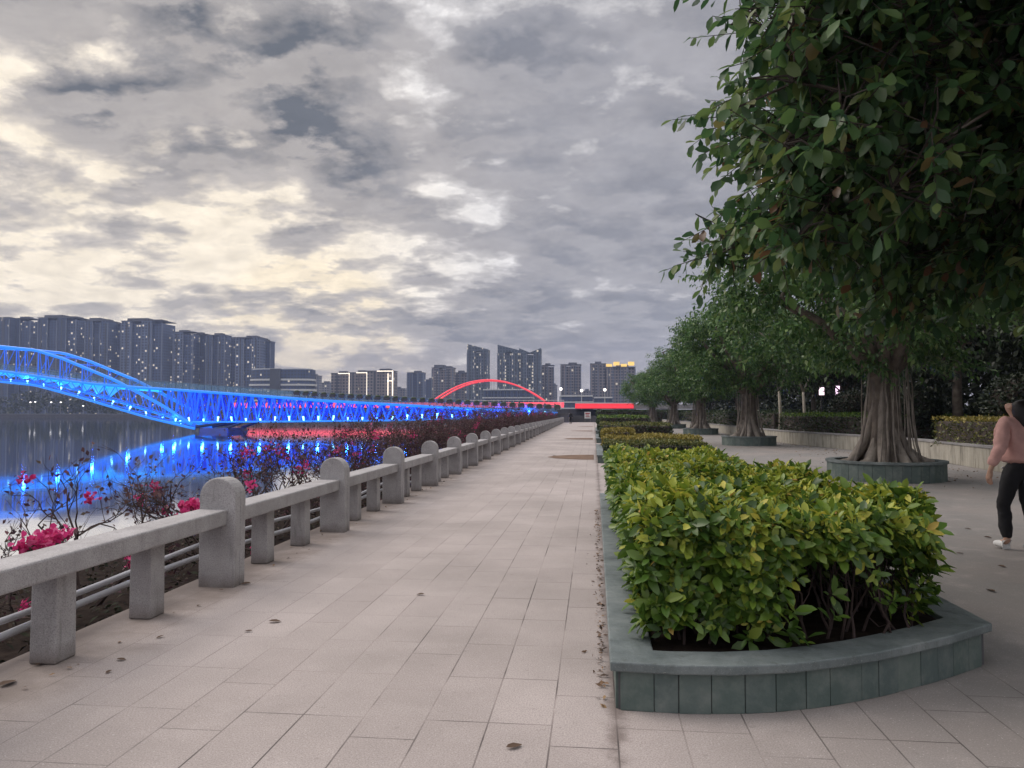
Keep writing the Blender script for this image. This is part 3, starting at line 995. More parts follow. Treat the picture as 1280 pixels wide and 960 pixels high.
o = leaves('leaf_litter', np.stack([px_, py_, R.uniform(0.004, 0.014, k)], 1), D, N, Lk, Lk * 0.5, L_DRY, None, full=False, droop=-0.1)
tag(o, 'brown leaf litter gathered along the kerb and wall foot', 'leaf litter', None, 'stuff')

# ------------------------------------------------------------------ trees
L_FIG = leaf_mat('rubber fig leaves', [(0, (0.034, 0.080, 0.036)), (0.45, (0.068, 0.145, 0.052)), (0.8, (0.12, 0.20, 0.06)), (0.95, (0.18, 0.22, 0.07)), (0.985, (0.19, 0.10, 0.045)), (1, (0.15, 0.08, 0.05))], 0.38, 0.45)
L_BAN = leaf_mat('banyan leaves', [(0, (0.034, 0.085, 0.026)), (0.5, (0.072, 0.16, 0.045)), (0.85, (0.13, 0.23, 0.06)), (1, (0.20, 0.27, 0.10))], 0.38, 0.32)
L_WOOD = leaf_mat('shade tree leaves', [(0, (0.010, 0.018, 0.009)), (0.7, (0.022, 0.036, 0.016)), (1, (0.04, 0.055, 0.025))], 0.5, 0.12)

def lobed_trunk(mb, prof, lobes, rng, cx=0, cy=0, seg=44):
    ph = rng.uniform(0, 2 * PI, 4)
    vs, fs = [], []
    for i, (z, r, amp) in enumerate(prof):
        for k in range(seg):
            a = 2 * PI * k / seg
            l = math.cos(lobes * a + ph[0] + 0.25 * z) + 0.6 * math.cos((lobes + 3) * a + ph[1]) + 0.35 * math.cos((2 * lobes + 1) * a + ph[2] + z)
            rr = r * (1 + amp * l * 0.5)
            vs.append((cx + rr * math.cos(a), cy + rr * math.sin(a), z))
    for i in range(len(prof) - 1):
        for k in range(seg):
            k2 = (k + 1) % seg
            fs.append((i * seg + k, i * seg + k2, (i + 1) * seg + k2, (i + 1) * seg + k))
    fs.append(tuple((len(prof) - 1) * seg + k for k in range(seg)))
    mb.add(vs, fs)

def curve_pts(a, b, rng, sag=0.0, n=5, wob=0.08):
    a, b = np.array(a, float), np.array(b, float)
    L = np.linalg.norm(b - a)
    pts = []
    for i in range(n):
        t = i / (n - 1)
        p = a + (b - a) * t + np.array((0, 0, sag * L * 4 * t * (1 - t)))
        if 0 < i < n - 1:
            p = p + rng.normal(0, wob * L / n, 3)
        pts.append(p)
    return pts

def clump_crown(rng, c, rad, n_clump, twigs, clump_r, zmin=None, inner=0.35):
    """clump centres through an ellipsoid shell, twig tips round each; returns tips, outward axes, centres"""
    d = rvec(n_clump, rng)
    r = inner + (1 - inner) * rng.random(n_clump) ** 0.6
    C = np.array(c) + d * r[:, None] * np.array(rad)
    if zmin is not None:
        C[:, 2] = np.maximum(C[:, 2], zmin + rng.uniform(0, 0.8, n_clump))
    idx = np.repeat(np.arange(n_clump), twigs)
    cr = rng.uniform(0.65, 1.25, n_clump)[idx] * clump_r
    o = rvec(len(idx), rng) * (rng.random(len(idx)) ** 0.45)[:, None] * cr[:, None] * np.array((1.15, 1.15, 0.75))
    tips = C[idx] + o
    ax = unit(o) + unit(tips - np.array(c)) * 0.7
    return tips, ax, C, idx

def twig_leaves(rng, tips, ax, per, tl, leafL, droop, spread=0.9):
    """leaves set alternately down a twig that ends at each tip"""
    n = len(tips)
    ax = unit(ax + rng.normal(0, 0.35, (n, 3)))
    side = unit(np.cross(ax, rvec(n, rng)))
    side2 = np.cross(ax, side)
    P, D, N = [], [], []
    for i in range(per):
        t = i / max(per - 1, 1)
        a = i * 2.4 + rng.uniform(0, 0.6, n)
        rd = side * np.cos(a)[:, None] + side2 * np.sin(a)[:, None]
        P.append(tips - ax * (tl * t)[..., None] if np.ndim(tl) else tips - ax * tl * t)
        D.append(rd * spread + ax * 0.55 - np.array((0, 0, droop)) * rng.uniform(0.3, 1.6, (n, 1)))
        N.append(rng.normal(0, 0.5, (n, 3)) + np.array((0, 0, 1.0)))
    return np.concatenate(P), np.concatenate(D), np.concatenate(N), ax

def banyan_proto(label):
    rng = np.random.default_rng(21)
    t = thing('banyan_tree', label, 'tree', (0, 0, 0.0), 0, 'banyan trees in round planters along the plaza')
    g = MB()
    prof = [(0.36, 0.52, 0.4), (0.6, 0.42, 0.4), (0.85, 0.36, 0.35), (1.15, 0.32, 0.30), (1.6, 0.29, 0.25), (2.1, 0.28, 0.2), (2.6, 0.32, 0.2), (3.0, 0.28, 0.2), (3.6, 0.2, 0.15)]
    lobed_trunk(g, prof, 7, rng)
    gr = MB()
    for k in range(10):
        a0 = 2 * PI * k / 10 + rng.uniform(-.15, .15)
        rb = rng.uniform(0.55, 0.80); tw = rng.uniform(-.35, .35); zt = rng.uniform(0.9, 2.4); w = rng.uniform(0.7, 1.5)
        pts, rr = [], []
        for i in range(9):
            f = i / 8
            rad_ = 0.16 + (rb - 0.16) * (1 - f) ** 2.6
            pts.append((rad_ * math.cos(a0 + tw * f), rad_ * math.sin(a0 + tw * f), 0.36 + f * zt)); rr.append((0.115 - 0.045 * f) * w)
        g2 = [(rb * 1.35 * math.cos(a0 - .1), rb * 1.35 * math.sin(a0 - .1), 0.38)]
        gr.tube(g2 + pts, [0.03 * w] + rr, 8)
    gr.build('buttress_roots', M['root_bark'], t, smooth=True)
    C0 = np.array((0, 0, 4.6))
    tips, ax, C, idx = clump_crown(rng, C0, (3.9, 3.9, 2.35), 180, 27, 0.82, 2.15, 0.3)
    for k in range(11):
        a = 2 * PI * k / 11 + rng.uniform(-.2, .2)
        e = np.array((2.7 * math.cos(a), 2.7 * math.sin(a), rng.uniform(3.8, 6.2)))
        g.tube(curve_pts((0.15 * math.cos(a), 0.15 * math.sin(a), 2.4), e, rng, 0.05, 6), np.linspace(0.15, 0.04, 6), 7)
        for c in C[rng.choice(len(C), 4)]:
            if np.linalg.norm(c - e) < 3.2:
                g.tube(curve_pts(e, c, rng, 0.0, 4), [0.05, 0.035, 0.02, 0.01], 5)
    g.build('trunk', M['bark'], t, smooth=True)
    # hanging aerial roots grown down round the trunk
    g = MB()
    for k in range(24):
        a = rng.uniform(0, 2 * PI)
        r0, r1 = rng.uniform(0.3, 0.55), rng.uniform(0.4, 0.85)
        pts = [(r1 * math.cos(a) + rng.normal(0, 0.01), r1 * math.sin(a), 0.38)]
        for i in range(1, 6):
            f = i / 5
            rr = r1 + (r0 - r1) * f ** 0.5
            pts.append((rr * math.cos(a + 0.1 * f) + rng.normal(0, .012), rr * math.sin(a + 0.1 * f) + rng.normal(0, .012), 0.38 + f * rng.uniform(2.0, 2.3)))
        g.tube(pts, np.linspace(0.03, 0.014, 6) * rng.uniform(0.5, 1.3), 5)
    g.build('aerial_roots', M['root_bark'], t, smooth=True)
    P, D, N, _ = twig_leaves(rng, tips, ax, 8, 0.42, 0.12, 0.55)
    k = len(P)
    L = rng.uniform(0.10, 0.175, k)
    leaves('crown', P, D, N, L, L * 0.52, L_BAN, t, full=False, fold=0.3)
    return t

TREE_X = [(6.68, 18.4), (7.35, 37.3), (7.7, 56.3), (8.1, 79), (7.3, 97)]
banyan = banyan_proto('nearest banyan with flared pale buttress roots and hanging aerial roots in a round planter')
banyan.location = (*TREE_X[0], 0)
lab = ['second banyan along the plaza, thick dark trunk in a round planter',
       'third banyan along the plaza, slimmer trunk before the pale wall',
       'fourth banyan along the plaza, dark stout trunk near the hedges',
       'farthest small banyan at the end of the plaza row']
for k in range(1, 5):
    dup(banyan, (*TREE_X[k], 0), k * 1.7 + 0.4, (1.0, 1.0, [1.0, 1.02, 0.98, 1.0, 1.0][k]), lab[k - 1])

def ring_planter(label):
    t = thing('round_planter', label, 'planter', (0, 0, 0), 0, 'round tree planters on the plaza')
    r, h, n = 1.25, 0.44, 48
    circ = [(r * math.cos(2 * PI * i / n), r * math.sin(2 * PI * i / n)) for i in range(n)]
    g = MB()
    g.prism(offset_poly(circ, -0.012), 0, h - 0.055)
    g.build('backing_wall', M['dark_concrete'], t)
    g = MB()
    tile_ring(g, offset_poly(circ, -0.022) + [offset_poly(circ, -0.022)[0]], 0, h - 0.053, 0.185)
    g.build('tile_cladding', M['tiles'], t, bevel=0.003)
    g = MB()
    cap_ring(g, circ, 0.17, h - 0.05, h, 0.03, 0.2)
    g.build('coping', M['coping'], t)
    g = MB()
    I = offset_poly(circ, -0.172)
    g.add([(x, y, h - 0.05) for x, y in I] + [(0, 0, h - 0.02)], [(i, (i + 1) % n, n) for i in range(n)])
    g.build('planter_soil', M['soil'], t)
    return t
rp = ring_planter('round slate-tiled planter ring at the foot of the nearest banyan')
rp.location = (*TREE_X[0], 0)
for k, s in enumerate(['round planter ring at the foot of the second banyan', 'round planter ring at the foot of the third banyan', 'round planter ring at the foot of the fourth banyan', 'round planter ring at the foot of the farthest banyan'], 1):
    dup(rp, (*TREE_X[k], 0), 0.3 * k, 1.0, s)

def fig_tree():
    rng = np.random.default_rng(8)
    base = np.array((8.6, 4.6, 0.0))
    t = thing('rubber_fig_tree', 'large-leaved dark rubber fig overhanging from the right, its trunk out of frame', 'tree', tuple(base))
    C0 = np.array((7.0, 6.4, 5.4)) - base
    rad = (5.7, 4.8, 2.9)
    tips, ax, C, idx = clump_crown(rng, C0, rad, 260, 15, 0.68, 2.75, 0.5)
    nb = 95 + 38
    Cb = np.concatenate([np.stack([rng.uniform(1.4, 7.0, 95), rng.uniform(5.2, 9.5, 95), rng.uniform(2.75, 5.6, 95)], 1),
                         np.stack([rng.uniform(1.35, 2.7, 38), rng.uniform(5.4, 7.6, 38), rng.uniform(3.0, 5.8, 38)], 1)]) - base
    Cb = np.concatenate([Cb, np.stack([rng.uniform(3.0, 8.0, 80), rng.uniform(4.2, 6.6, 80), rng.uniform(3.3, 5.2, 80)], 1) - base,
                         np.stack([rng.uniform(3.4, 8.5, 55), rng.uniform(6.5, 9.5, 55), rng.uniform(2.45, 3.3, 55)], 1) - base]); nb += 135
    k0 = len(C)
    C = np.concatenate([C, Cb])
    ib = np.repeat(np.arange(nb), 15)
    ob = rvec(len(ib), rng) * (rng.random(len(ib)) ** 0.45)[:, None] * np.array((0.7, 0.7, 0.5))
    tips = np.concatenate([tips, Cb[ib] + ob]); idx = np.concatenate([idx, ib + k0])
    ax = np.concatenate([ax, unit(ob) + unit(Cb[ib] + ob - C0) * 0.7])
    g = MB()
    lobed_trunk(g, [(0, 0.75, 0.5), (0.3, 0.55, 0.4), (0.9, 0.45, 0.25), (2.0, 0.38, 0.15), (3.4, 0.34, 0.15), (4.6, 0.24, 0.1)], 6, rng)
    ends = []
    for k in range(15):
        a = 2 * PI * k / 15 + rng.uniform(-.15, .15)
        f = rng.uniform(0.45, 0.65)
        e = C0 + np.array((rad[0] * f * math.cos(a), rad[1] * f * math.sin(a), rng.uniform(-0.3, 1.6)))
        pts = curve_pts((0, 0, 4.2), e, rng, 0.06, 9, 0.28)
        g.tube(pts, np.linspace(0.12, 0.025, 9), 8)
        ends.extend(pts[4:])
    ends = np.array(ends)
    for c in C:
        e = ends[np.argmin(np.linalg.norm(ends - c, axis=1))]
        g.tube(curve_pts(e, c, rng, 0.03, 5, 0.12), [0.030, 0.024, 0.018, 0.013, 0.009], 5)
    g.build('trunk', M['bark'], t, smooth=True)
    g = MB()
    P, D, N, axn = twig_leaves(rng, tips, ax, 10, 0.5, 0.15, 0.75, 0.95)
    for i in range(len(tips)):
        b = tips[i] - axn[i] * 0.55
        c = C[idx[i]]
        g.tube([c + (b - c) * 0.1, (c + b) / 2 + rng.normal(0, 0.03, 3), b, tips[i]], [0.010, 0.008, 0.006, 0.003], 4, cap=False)
    g.build('twigs', M['dark_bark'], t)
    k = len(P)
    L = rng.uniform(0.11, 0.185, k)
    leaves('crown', P, D, N, L, L * rng.uniform(0.46, 0.6, k), L_FIG, t, fold=0.22, droop=0.14)
    return t
fig_tree()

def shade_proto():
    rng = np.random.default_rng(33)
    t = thing('shade_tree', 'x', 'tree', (0, 0, 0), 0, 'dark trees behind the plaza wall')
    g = MB()
    g.tube([(0, 0, 0), (0.05, 0, 1.5), (-0.05, 0.1, 3), (0, 0, 5)], [0.2, 0.16, 0.13, 0.07], 8)
    C0 = np.array((0, 0, 5.2))
    tips, ax, C, idx = clump_crown(rng, C0, (3.9, 3.9, 3.6), 90, 22, 1.05, 1.5, 0.2)
    for c in C[:30]:
        g.tube(curve_pts((0, 0, rng.uniform(2, 4.5)), c, rng, 0.05, 4), [0.07, 0.05, 0.03, 0.012], 5)
    g.build('trunk', M['bark'], t, smooth=True)
    P, D, N, _ = twig_leaves(rng, tips, ax, 7, 0.5, 0.2, 0.5)
    k = len(P)
    L = rng.uniform(0.16, 0.28, k)
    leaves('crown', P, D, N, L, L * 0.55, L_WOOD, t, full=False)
    return t
sp = shade_proto()
spots = [(14.5, 17), (15.5, 24), (14, 31), (16, 38), (14.5, 46), (15.5, 56), (14, 68), (15, 82), (19, 15), (21, 22), (20, 30), (22, 38), (21, 49), (20, 62), (21, 76), (26, 20), (27, 30), (27, 44), (13.5, 97), (20, 96), (17, 112), (25, 110)]
for i, (x, y) in enumerate(spots):
    lb = 'one of the dark leafy trees crowding the shade behind the plaza wall'
    if i == 0:
        sp.location = (x, y, 0.3); sp['label'] = lb
    else:
        dup(sp, (x, y, 0.3), i * 1.1, R.uniform(0.9, 1.15), lb)

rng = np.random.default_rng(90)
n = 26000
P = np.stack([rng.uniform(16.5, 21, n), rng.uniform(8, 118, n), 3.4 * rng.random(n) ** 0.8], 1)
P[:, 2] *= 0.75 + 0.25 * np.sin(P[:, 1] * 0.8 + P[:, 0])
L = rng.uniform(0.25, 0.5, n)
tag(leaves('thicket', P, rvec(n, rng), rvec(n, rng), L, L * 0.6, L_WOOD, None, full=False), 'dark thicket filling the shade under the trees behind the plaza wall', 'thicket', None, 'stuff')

# young pale-stemmed trees between hedge and wall
g0 = None
for i, (px, py) in enumerate([(975, 515), (1018, 512), (951, 512)]):
    x, z = at_y(px, py, 42)
    t = thing('young_tree', ['forked pale-stemmed young tree behind the trimmed hedge', 'thin pale-stemmed young tree nearest the lit signs', 'slender pale stem left of the forked young tree'][i], 'tree', (x, 42 + 2 * i, 0.5), 0, 'young trees behind the hedge')
    g = MB()
    g.tube([(0, 0, 0), (0.03, 0, 1), (-0.03, 0, 2.2)], [0.10, 0.085, 0.07], 7)
    g.tube([(-0.03, 0, 2.2), (-0.35, 0, 3.2), (-0.5, 0, 4.2)], [0.06, 0.045, 0.03], 6)
    g.tube([(-0.03, 0, 2.2), (0.35, 0, 3.1), (0.4, 0.1, 4.2)], [0.06, 0.045, 0.03], 6)
    g.build('trunk', plain('pale bark', (0.42, 0.38, 0.32), (0.28, 0.25, 0.21), 5, 0.8, 0), t, smooth=True)
    rng = np.random.default_rng(50 + i)
    tips, ax, C, idx = clump_crown(rng, (0, 0, 4.2), (1.3, 1.3, 0.9), 14, 20, 0.6)
    P, D, N, _ = twig_leaves(rng, tips, ax, 6, 0.3, 0.1, 0.5)
    L = rng.uniform(0.1, 0.16, len(P))
    leaves('crown', P, D, N, L, L * 0.5, L_BAN, t, full=False)

# ------------------------------------------------------------------ plaza wall with hedges behind
def mat_plazawall():
    m, nt, out = new_mat('streaked plaza wall stone')
    co = worldco(nt)
    mp = node(nt, 'ShaderNodeMapping')
    nt.links.new(co, mp.inputs['Vector'])
    mp.inputs['Scale'].default_value = (3.0, 3.0, 0.6)
    f = noise(nt, mp.outputs[0], 1.6, 5, 0.65)
    c = ramp(nt, f, [(0.3, (0.19, 0.175, 0.15)), (0.5, (0.36, 0.34, 0.29)), (0.7, (0.45, 0.42, 0.37))])
    principled(nt, out, c, 0.8, bump(nt, noise(nt, co, 12, 5), 0.5, 0.02), 0.3)
    return m
M['plazawall'] = mat_plazawall()
t = thing('retaining_wall', 'low pale streaked stone wall along the far side of the plaza', 'wall', (10.3, 12, 0))
wl = [(10.35, 8), (10.3, 20), (10.9, 27), (10.5, 33), (9.7, 39), (9.5, 48), (9.9, 60), (10.2, 80), (10.2, 116)]
g = MB(); gc = MB()
for i in range(len(wl) - 1):
    a, b = np.array(wl[i]), np.array(wl[i + 1])
    l = np.linalg.norm(b - a); m = int(l / 1.2) + 1
    for k in range(m):
        p, q = a + (b - a) * k / m, a + (b - a) * (k + 1) / m
        c = (p + q) / 2 - np.array((10.3, 12)); an = math.atan2(q[1] - p[1], q[0] - p[0])
        g.box((c[0] + 0.15, c[1], 0.29), (l / m - 0.006, 0.3 + R.uniform(0, 0.012), 0.58), an)
        gc.box((c[0] + 0.15, c[1], 0.613), (l / m - 0.006, 0.37, 0.06), an)
g.build('stone_facing', M['plazawall'], t, bevel=0.006)
gc.build('coping', M['concrete'], t)
HW = 'hedges on top of the plaza wall'
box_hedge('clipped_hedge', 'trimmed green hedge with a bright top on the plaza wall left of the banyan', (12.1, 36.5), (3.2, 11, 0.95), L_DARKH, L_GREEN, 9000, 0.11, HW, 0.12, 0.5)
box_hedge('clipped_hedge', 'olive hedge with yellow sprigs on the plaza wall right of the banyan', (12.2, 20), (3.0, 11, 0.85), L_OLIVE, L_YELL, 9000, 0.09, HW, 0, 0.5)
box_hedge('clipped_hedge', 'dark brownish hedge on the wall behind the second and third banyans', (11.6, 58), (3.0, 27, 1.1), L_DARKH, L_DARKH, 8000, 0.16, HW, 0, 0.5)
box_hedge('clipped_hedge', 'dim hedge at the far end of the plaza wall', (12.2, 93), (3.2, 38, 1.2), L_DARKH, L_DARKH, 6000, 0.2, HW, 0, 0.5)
def ball_shrub(label, x, y, r, z):
    rng = np.random.default_rng(int(x * 10 + y))
    t = thing('round_shrub', label, 'shrub', (x, y, 0.4), 0, 'rounded shrubs behind the wall hedges')
    g = MB(); g.ball((0, 0, z), (r * 0.86, r * 0.86, r * 0.8), 16, 10); g.tube([(0, 0, 0), (0, 0, z)], 0.1, 6)
    g.build('stem', M['dark_bark'], t, smooth=True)
    n = 4500
    A = rvec(n, rng); P = A * np.array((r, r, r * 0.92)) * rng.uniform(0.88, 1.02, (n, 1)) + np.array((0, 0, z))
    L = rng.uniform(0.09, 0.16, n)
    leaves('foliage', P, A + rng.normal(0, 0.8, (n, 3)), A + rng.normal(0, .5, (n, 3)), L, L * 0.55, L_WOOD, t, full=False)
ball_shrub('large dark globe shrub right of the nearest banyan trunk', 12.9, 24.5, 1.05, 1.35)
ball_shrub('dark globe shrub left of the nearest banyan trunk', 12.6, 31.5, 0.9, 1.35)
ball_shrub('wide dark shrub mound further left behind the trimmed hedge', 13.0, 40.0, 1.15, 1.2)

# small lit signs glimpsed between the trees
for i, (px, py, w, h, c) in enumerate([(1027, 489, 0.28, 0.45, (1, 0.75, 0.85)), (1047, 491, 0.22, 0.8, (1, 0.72, 0.95)), (1244, 486, 0.55, 0.12, (1, 1, 0.95))]):
    Y = 46 if i < 2 else 30
    x, z = at_y(px, py, Y)
    t = thing('lit_sign', ['short pinkish lit sign in the dark behind the hedge', 'tall pinkish lit sign in the dark behind the hedge', 'small white lamp in the dark trees at the right edge'][i], 'sign' if i < 2 else 'lamp', (x, Y, 0.3))
    g = MB(); g.box((0, 0, z - 0.3), (w, 0.06, h)); g.build('lit_panel', glow('lit sign panel', c, 1.3), t)
    g = MB(); g.tube([(0, 0.06, 0), (0, 0.06, z - 0.3)], 0.04, 6); g.build('post', M['dark_concrete'], t)

# ------------------------------------------------------------------ bougainvillea along the bank
L_BRACT = leaf_mat('pink bracts', [(0, (0.50, 0.025, 0.15)), (0.5, (0.72, 0.06, 0.25)), (1, (0.85, 0.20, 0.42))], 0.6, 0.35, 0.2)
L_MAROON = leaf_mat('maroon leaves', [(0, (0.055, 0.03, 0.042)), (0.45, (0.10, 0.05, 0.065)), (0.75, (0.15, 0.085, 0.085)), (0.9, (0.12, 0.10, 0.07)), (1, (0.28, 0.07, 0.13))], 0.6, 0.25, 0.3)
L_LOWG = leaf_mat('dark low leaves', [(0, (0.03, 0.04, 0.025)), (1, (0.06, 0.075, 0.04))], 0.5, 0.2)

def bougain(seed, H, n_leaf, n_flower, label, depth=4, stems=6, flower_r=0.09, flowers_low=False):
    rng = np.random.default_rng(seed)
    t = thing('bougainvillea', label, 'shrub', (0, 0, -0.1), 0, 'bougainvillea shrubs along the river bank')
    g = MB()
    tips, nodes = [], []
    def grow(p, d, L, r, lev):
        pts = [p]
        for i in range(4):
            d = unit(d + rng.normal(0, 0.2, 3) + np.array((0, 0, 0.03)))
            if math.hypot(pts[-1][0], pts[-1][1]) > 0.75:
                d = unit(d - np.array((pts[-1][0], pts[-1][1], 0)) * 0.9)
            pts.append(pts[-1] + d * L / 4)
        g.tube(pts, np.linspace(r, r * 0.6, 5), 5 if lev > 2 else 4, cap=False)
        nodes.extend(pts[1:])
        if lev == 0:
            tips.append(pts[-1]); return
        for k in range(rng.integers(2, 4)):
            d2 = unit(d + rng.normal(0, 0.55, 3) + np.array((0, 0, 0.12)))
            grow(pts[rng.integers(2, 5)], d2, L * rng.uniform(0.6, 0.85), r * 0.6, lev - 1)
    for s in range(stems):
        a = rng.uniform(0, 2 * PI)
        d = unit(np.array((0.75 * math.cos(a), 0.75 * math.sin(a), rng.uniform(0.6, 1.3))))
        grow(np.array((0.08 * math.cos(a), 0.08 * math.sin(a), 0)), d, H * 0.42, 0.018, depth - 1)
    g.build('stems', M['twig'], t)
    tips, nodes = np.array(tips), np.array(nodes)
    if n_leaf:
        b = nodes[rng.integers(0, len(nodes), n_leaf)]
        b = b + rng.normal(0, 0.05, b.shape)
        L = rng.uniform(0.035, 0.07, n_leaf)
        leaves('foliage', b, rvec(n_leaf, rng), rvec(n_leaf, rng) + np.array((0, 0, .6)), L, L * 0.6, L_MAROON, t, full=False)
    if n_flower:
        cand = tips
        for c in cand[rng.integers(0, len(cand), n_flower)]:
            P = c + rng.normal(0, flower_r * 0.6, (26, 3))
            L = rng.uniform(0.035, 0.055, len(P))
            leaves('flower_cluster', P, rvec(len(P), rng), rvec(len(P), rng), L, L * 0.8, L_BRACT, t, full=True, fold=0.5, prof=[(0.3, 0.9), (0.7, 0.8)])
    return t

def flower_bush(label, loc, s, seed):
    rng = np.random.default_rng(seed)
    t = thing('bougainvillea', label, 'shrub', loc, 0, 'bougainvillea shrubs along the river bank')
    g = MB()
    for _ in range(16):
        a = rng.uniform(0, 2 * PI)
        e = np.array((s * 0.6 * math.cos(a), s * 0.6 * math.sin(a), s * rng.uniform(0.8, 1.9)))
        g.tube(curve_pts((0, 0, 0), e, rng, 0.08, 5, 0.2), np.linspace(0.010, 0.003, 5), 4)
    g.build('stems', M['twig'], t)
    n = 260
    P = rvec(n, rng) * rng.uniform(0.3, 1, (n, 1)) * np.array((s, s, s * 0.6)) + np.array((0, 0, s * 0.95))
    L = rng.uniform(0.05, 0.08, n)
    leaves('foliage', P, rvec(n, rng), rvec(n, rng), L, L * 0.55, L_LOWG, t)
    C = rvec(9, rng) * np.array((s * .9, s * .9, s * .45)) + np.array((0, 0, s * 1.55))
    for c in C:
        P = c + rng.normal(0, s * 0.2, (34, 3))
        L = rng.uniform(0.035, 0.06, len(P))
        leaves('flower_cluster', P, rvec(len(P), rng), rvec(len(P), rng), L, L * 0.85, L_BRACT, t, fold=0.5, prof=[(0.3, 0.9), (0.7, 0.8)])
    return t

rng = np.random.default_rng(64)
n = 9000
yv = -2 + 60 * rng.random(n) ** 1.5
tv = rng.random(n)
P = np.stack([RX(yv) - 0.46 - 3.5 * tv, yv, -0.20 - 0.47 * tv + rng.uniform(-0.02, 0.09, n)], 1)
L = rng.uniform(0.04, 0.10, n)
tag(leaves('ground_cover', P, rvec(n, rng) * np.array((1, 1, .5)), rng.normal(0, .5, (n, 3)) + np.array((0, 0, 1.0)), L, L * 0.5,
           leaf_mat('ground cover leaves', [(0, (0.012, 0.014, 0.01)), (0.7, (0.03, 0.035, 0.02)), (1, (0.06, 0.04, 0.03))], 0.7, 0.1, 0.1), None, full=False),
    'dark low ground cover and dead leaves on the bank behind the railing', 'ground cover', None, 'stuff')

def place(o, px, py, z):
    x, y = on_z(px, py, z)
    o.location = (x, y, o.location[2])
x, z = at_y(52, 690, 4.7); flower_bush('leafy bougainvillea with a pink flower cluster at the left edge of the photo', (x, 4.7, z - 0.14), 0.13, 3)
x, z = at_y(243, 640, 6.9); flower_bush('small bougainvillea with bright pink blooms beside the first railing post', (x, 6.9, z - 0.17), 0.12, 4)
b1 = bougain(101, 1.5, 420, 7, 'nearest bare bougainvillea with tangled dark twigs and a few small blooms', 5, 6, 0.04)
b1.location = (-4.6, 6.6, -0.25)
b2 = bougain(102, 1.45, 700, 6, 'second nearly bare bougainvillea behind the first railing post', 5, 6, 0.05)
b2.location = (-4.75, 8.9, -0.25)
b3 = bougain(103, 1.65, 900, 3, 'x', 5, 7, 0.07)
b4 = bougain(104, 1.8, 2700, 3, 'x', 5, 8, 0.08)
used = [False, False]
y = 10.6
i = 0
while y < 122:
    dense = y > 17 and (i % 3 != 0 or y > 30)
    src = b4 if dense else b3
    k = 1 if dense else 0
    x = RX(y) - R.uniform(1.35, 1.75)
    s = R.uniform(0.85, 1.15) * (1.0 if y < 20 else 1.08)
    lb = 'dense maroon bougainvillea among those lining the bank behind the railing' if dense else 'thin twiggy maroon bougainvillea among those lining the bank behind the railing'
    if not used[k]:
        used[k] = True
        src.location = (x, y, -0.25); src['label'] = lb
    else:
        dup(src, (x, y, -0.25), R.uniform(0, 6.28), s, lb)
    y += R.uniform(1.1, 1.7) if y < 50 else R.uniform(1.8, 2.4)
    i += 1

# ------------------------------------------------------------------ blue footbridge
def mat_lit(name, base, col, s):
    m, nt, out = new_mat(name)
    principled(nt, out, base, 0.4, None, 0.5, col, s)
    return m
BLUE_CH = mat_lit('led lit blue chord', (0.04, 0.09, 0.25), (0.012, 0.24, 1.0), 0.80)
BLUE_BR = mat_lit('blue glowing brace', (0.04, 0.08, 0.25), (0.006, 0.14, 1.0), 0.66)  # floodlight on the braces put in as emission
BLUE_PN = mat_lit('blue glowing deck', (0.08, 0.16, 0.55), (0.0, 0.012, 0.75), 0.11)  # blue floodlighting of the deck put in as emission
BLUE_IN = mat_lit('blue glowing inner lattice', (0.10, 0.2, 0.6), (0.0, 0.022, 0.9), 0.30)  # added lattice; blue light inside the truss painted as emission
PIERM = plain('blue washed pier', (0.10, 0.12, 0.22), (0.07, 0.085, 0.16), 0.5, 0.7, 0)
CYAN_PL = mat_lit('cyan glowing gusset', (0.2, 0.5, 0.8), (0.01, 0.36, 1.0), 0.75)  # cyan wash of the lamps painted as emission
LAMP_C = glow('cyan floodlight lens', (0.25, 0.75, 1.0), 4.0)
STEELB = plain('dull blue grey steel', (0.16, 0.22, 0.28), (0.11, 0.16, 0.21), 1, 0.5, 0)
def mat_glass():
    m, nt, out = new_mat('railing glass')
    p = principled(nt, out, (0.25, 0.42, 0.5), 0.1, None, 0.5)
    tr = node(nt, 'ShaderNodeBsdfTransparent')
    ms = node(nt, 'ShaderNodeMixShader'); ms.inputs[0].default_value = 0.45
    nt.links.new(tr.outputs[0], ms.inputs[1]); nt.links.new(p.outputs[0], ms.inputs[2]); nt.links.new(ms.outputs[0], out.inputs[0])
    return m
YB, BW = 128.0, 7.5
def line(pts):
    q = [at_y(px, py, YB) for px, py in pts]
    xs, zs = np.array([a for a, b in q]), np.array([b for a, b in q])
    return lambda x: np.interp(x, xs, zs)
XL, XR = at_y(-260, 470, YB)[0], at_y(694, 516, YB)[0]
mir = lambda pts, c=-62: [(2 * c - px, py) for px, py in reversed(pts)]
deck_p = [(-62, 459), (0, 463), (50, 470), (94, 476.5), (125, 480), (169, 483.5), (219, 486.5), (300, 492.5), (400, 500), (490, 505), (600, 511), (694, 516)]
bot_r = [(250, 527.5), (350, 527), (490, 525.5), (600, 522.5), (694, 520)]
arch_b = [(-62, 474), (0, 477), (44, 481.5), (94, 495), (141, 509), (187, 522.5), (244, 536)]
rib_t = [(-62, 430), (0, 433), (44, 437.5), (78, 448), (109, 461), (141, 474), (170, 489), (205, 508), (240, 531)]
deckz, botz, archz, ribz = line(mir(deck_p) + deck_p), line(bot_r), line(mir(arch_b) + arch_b), line(mir(rib_t) + rib_t)
bridge = thing('footbridge', 'long footbridge lit bright blue, with an arched truss at left, crossing the river', 'bridge', (0, YB, 0))
def bx(px):
    return at_y(px, 500, YB)[0]
XP = bx(244)                     # pier of the arch
XC = bx(-62)
bay = (XP - XC) / 11
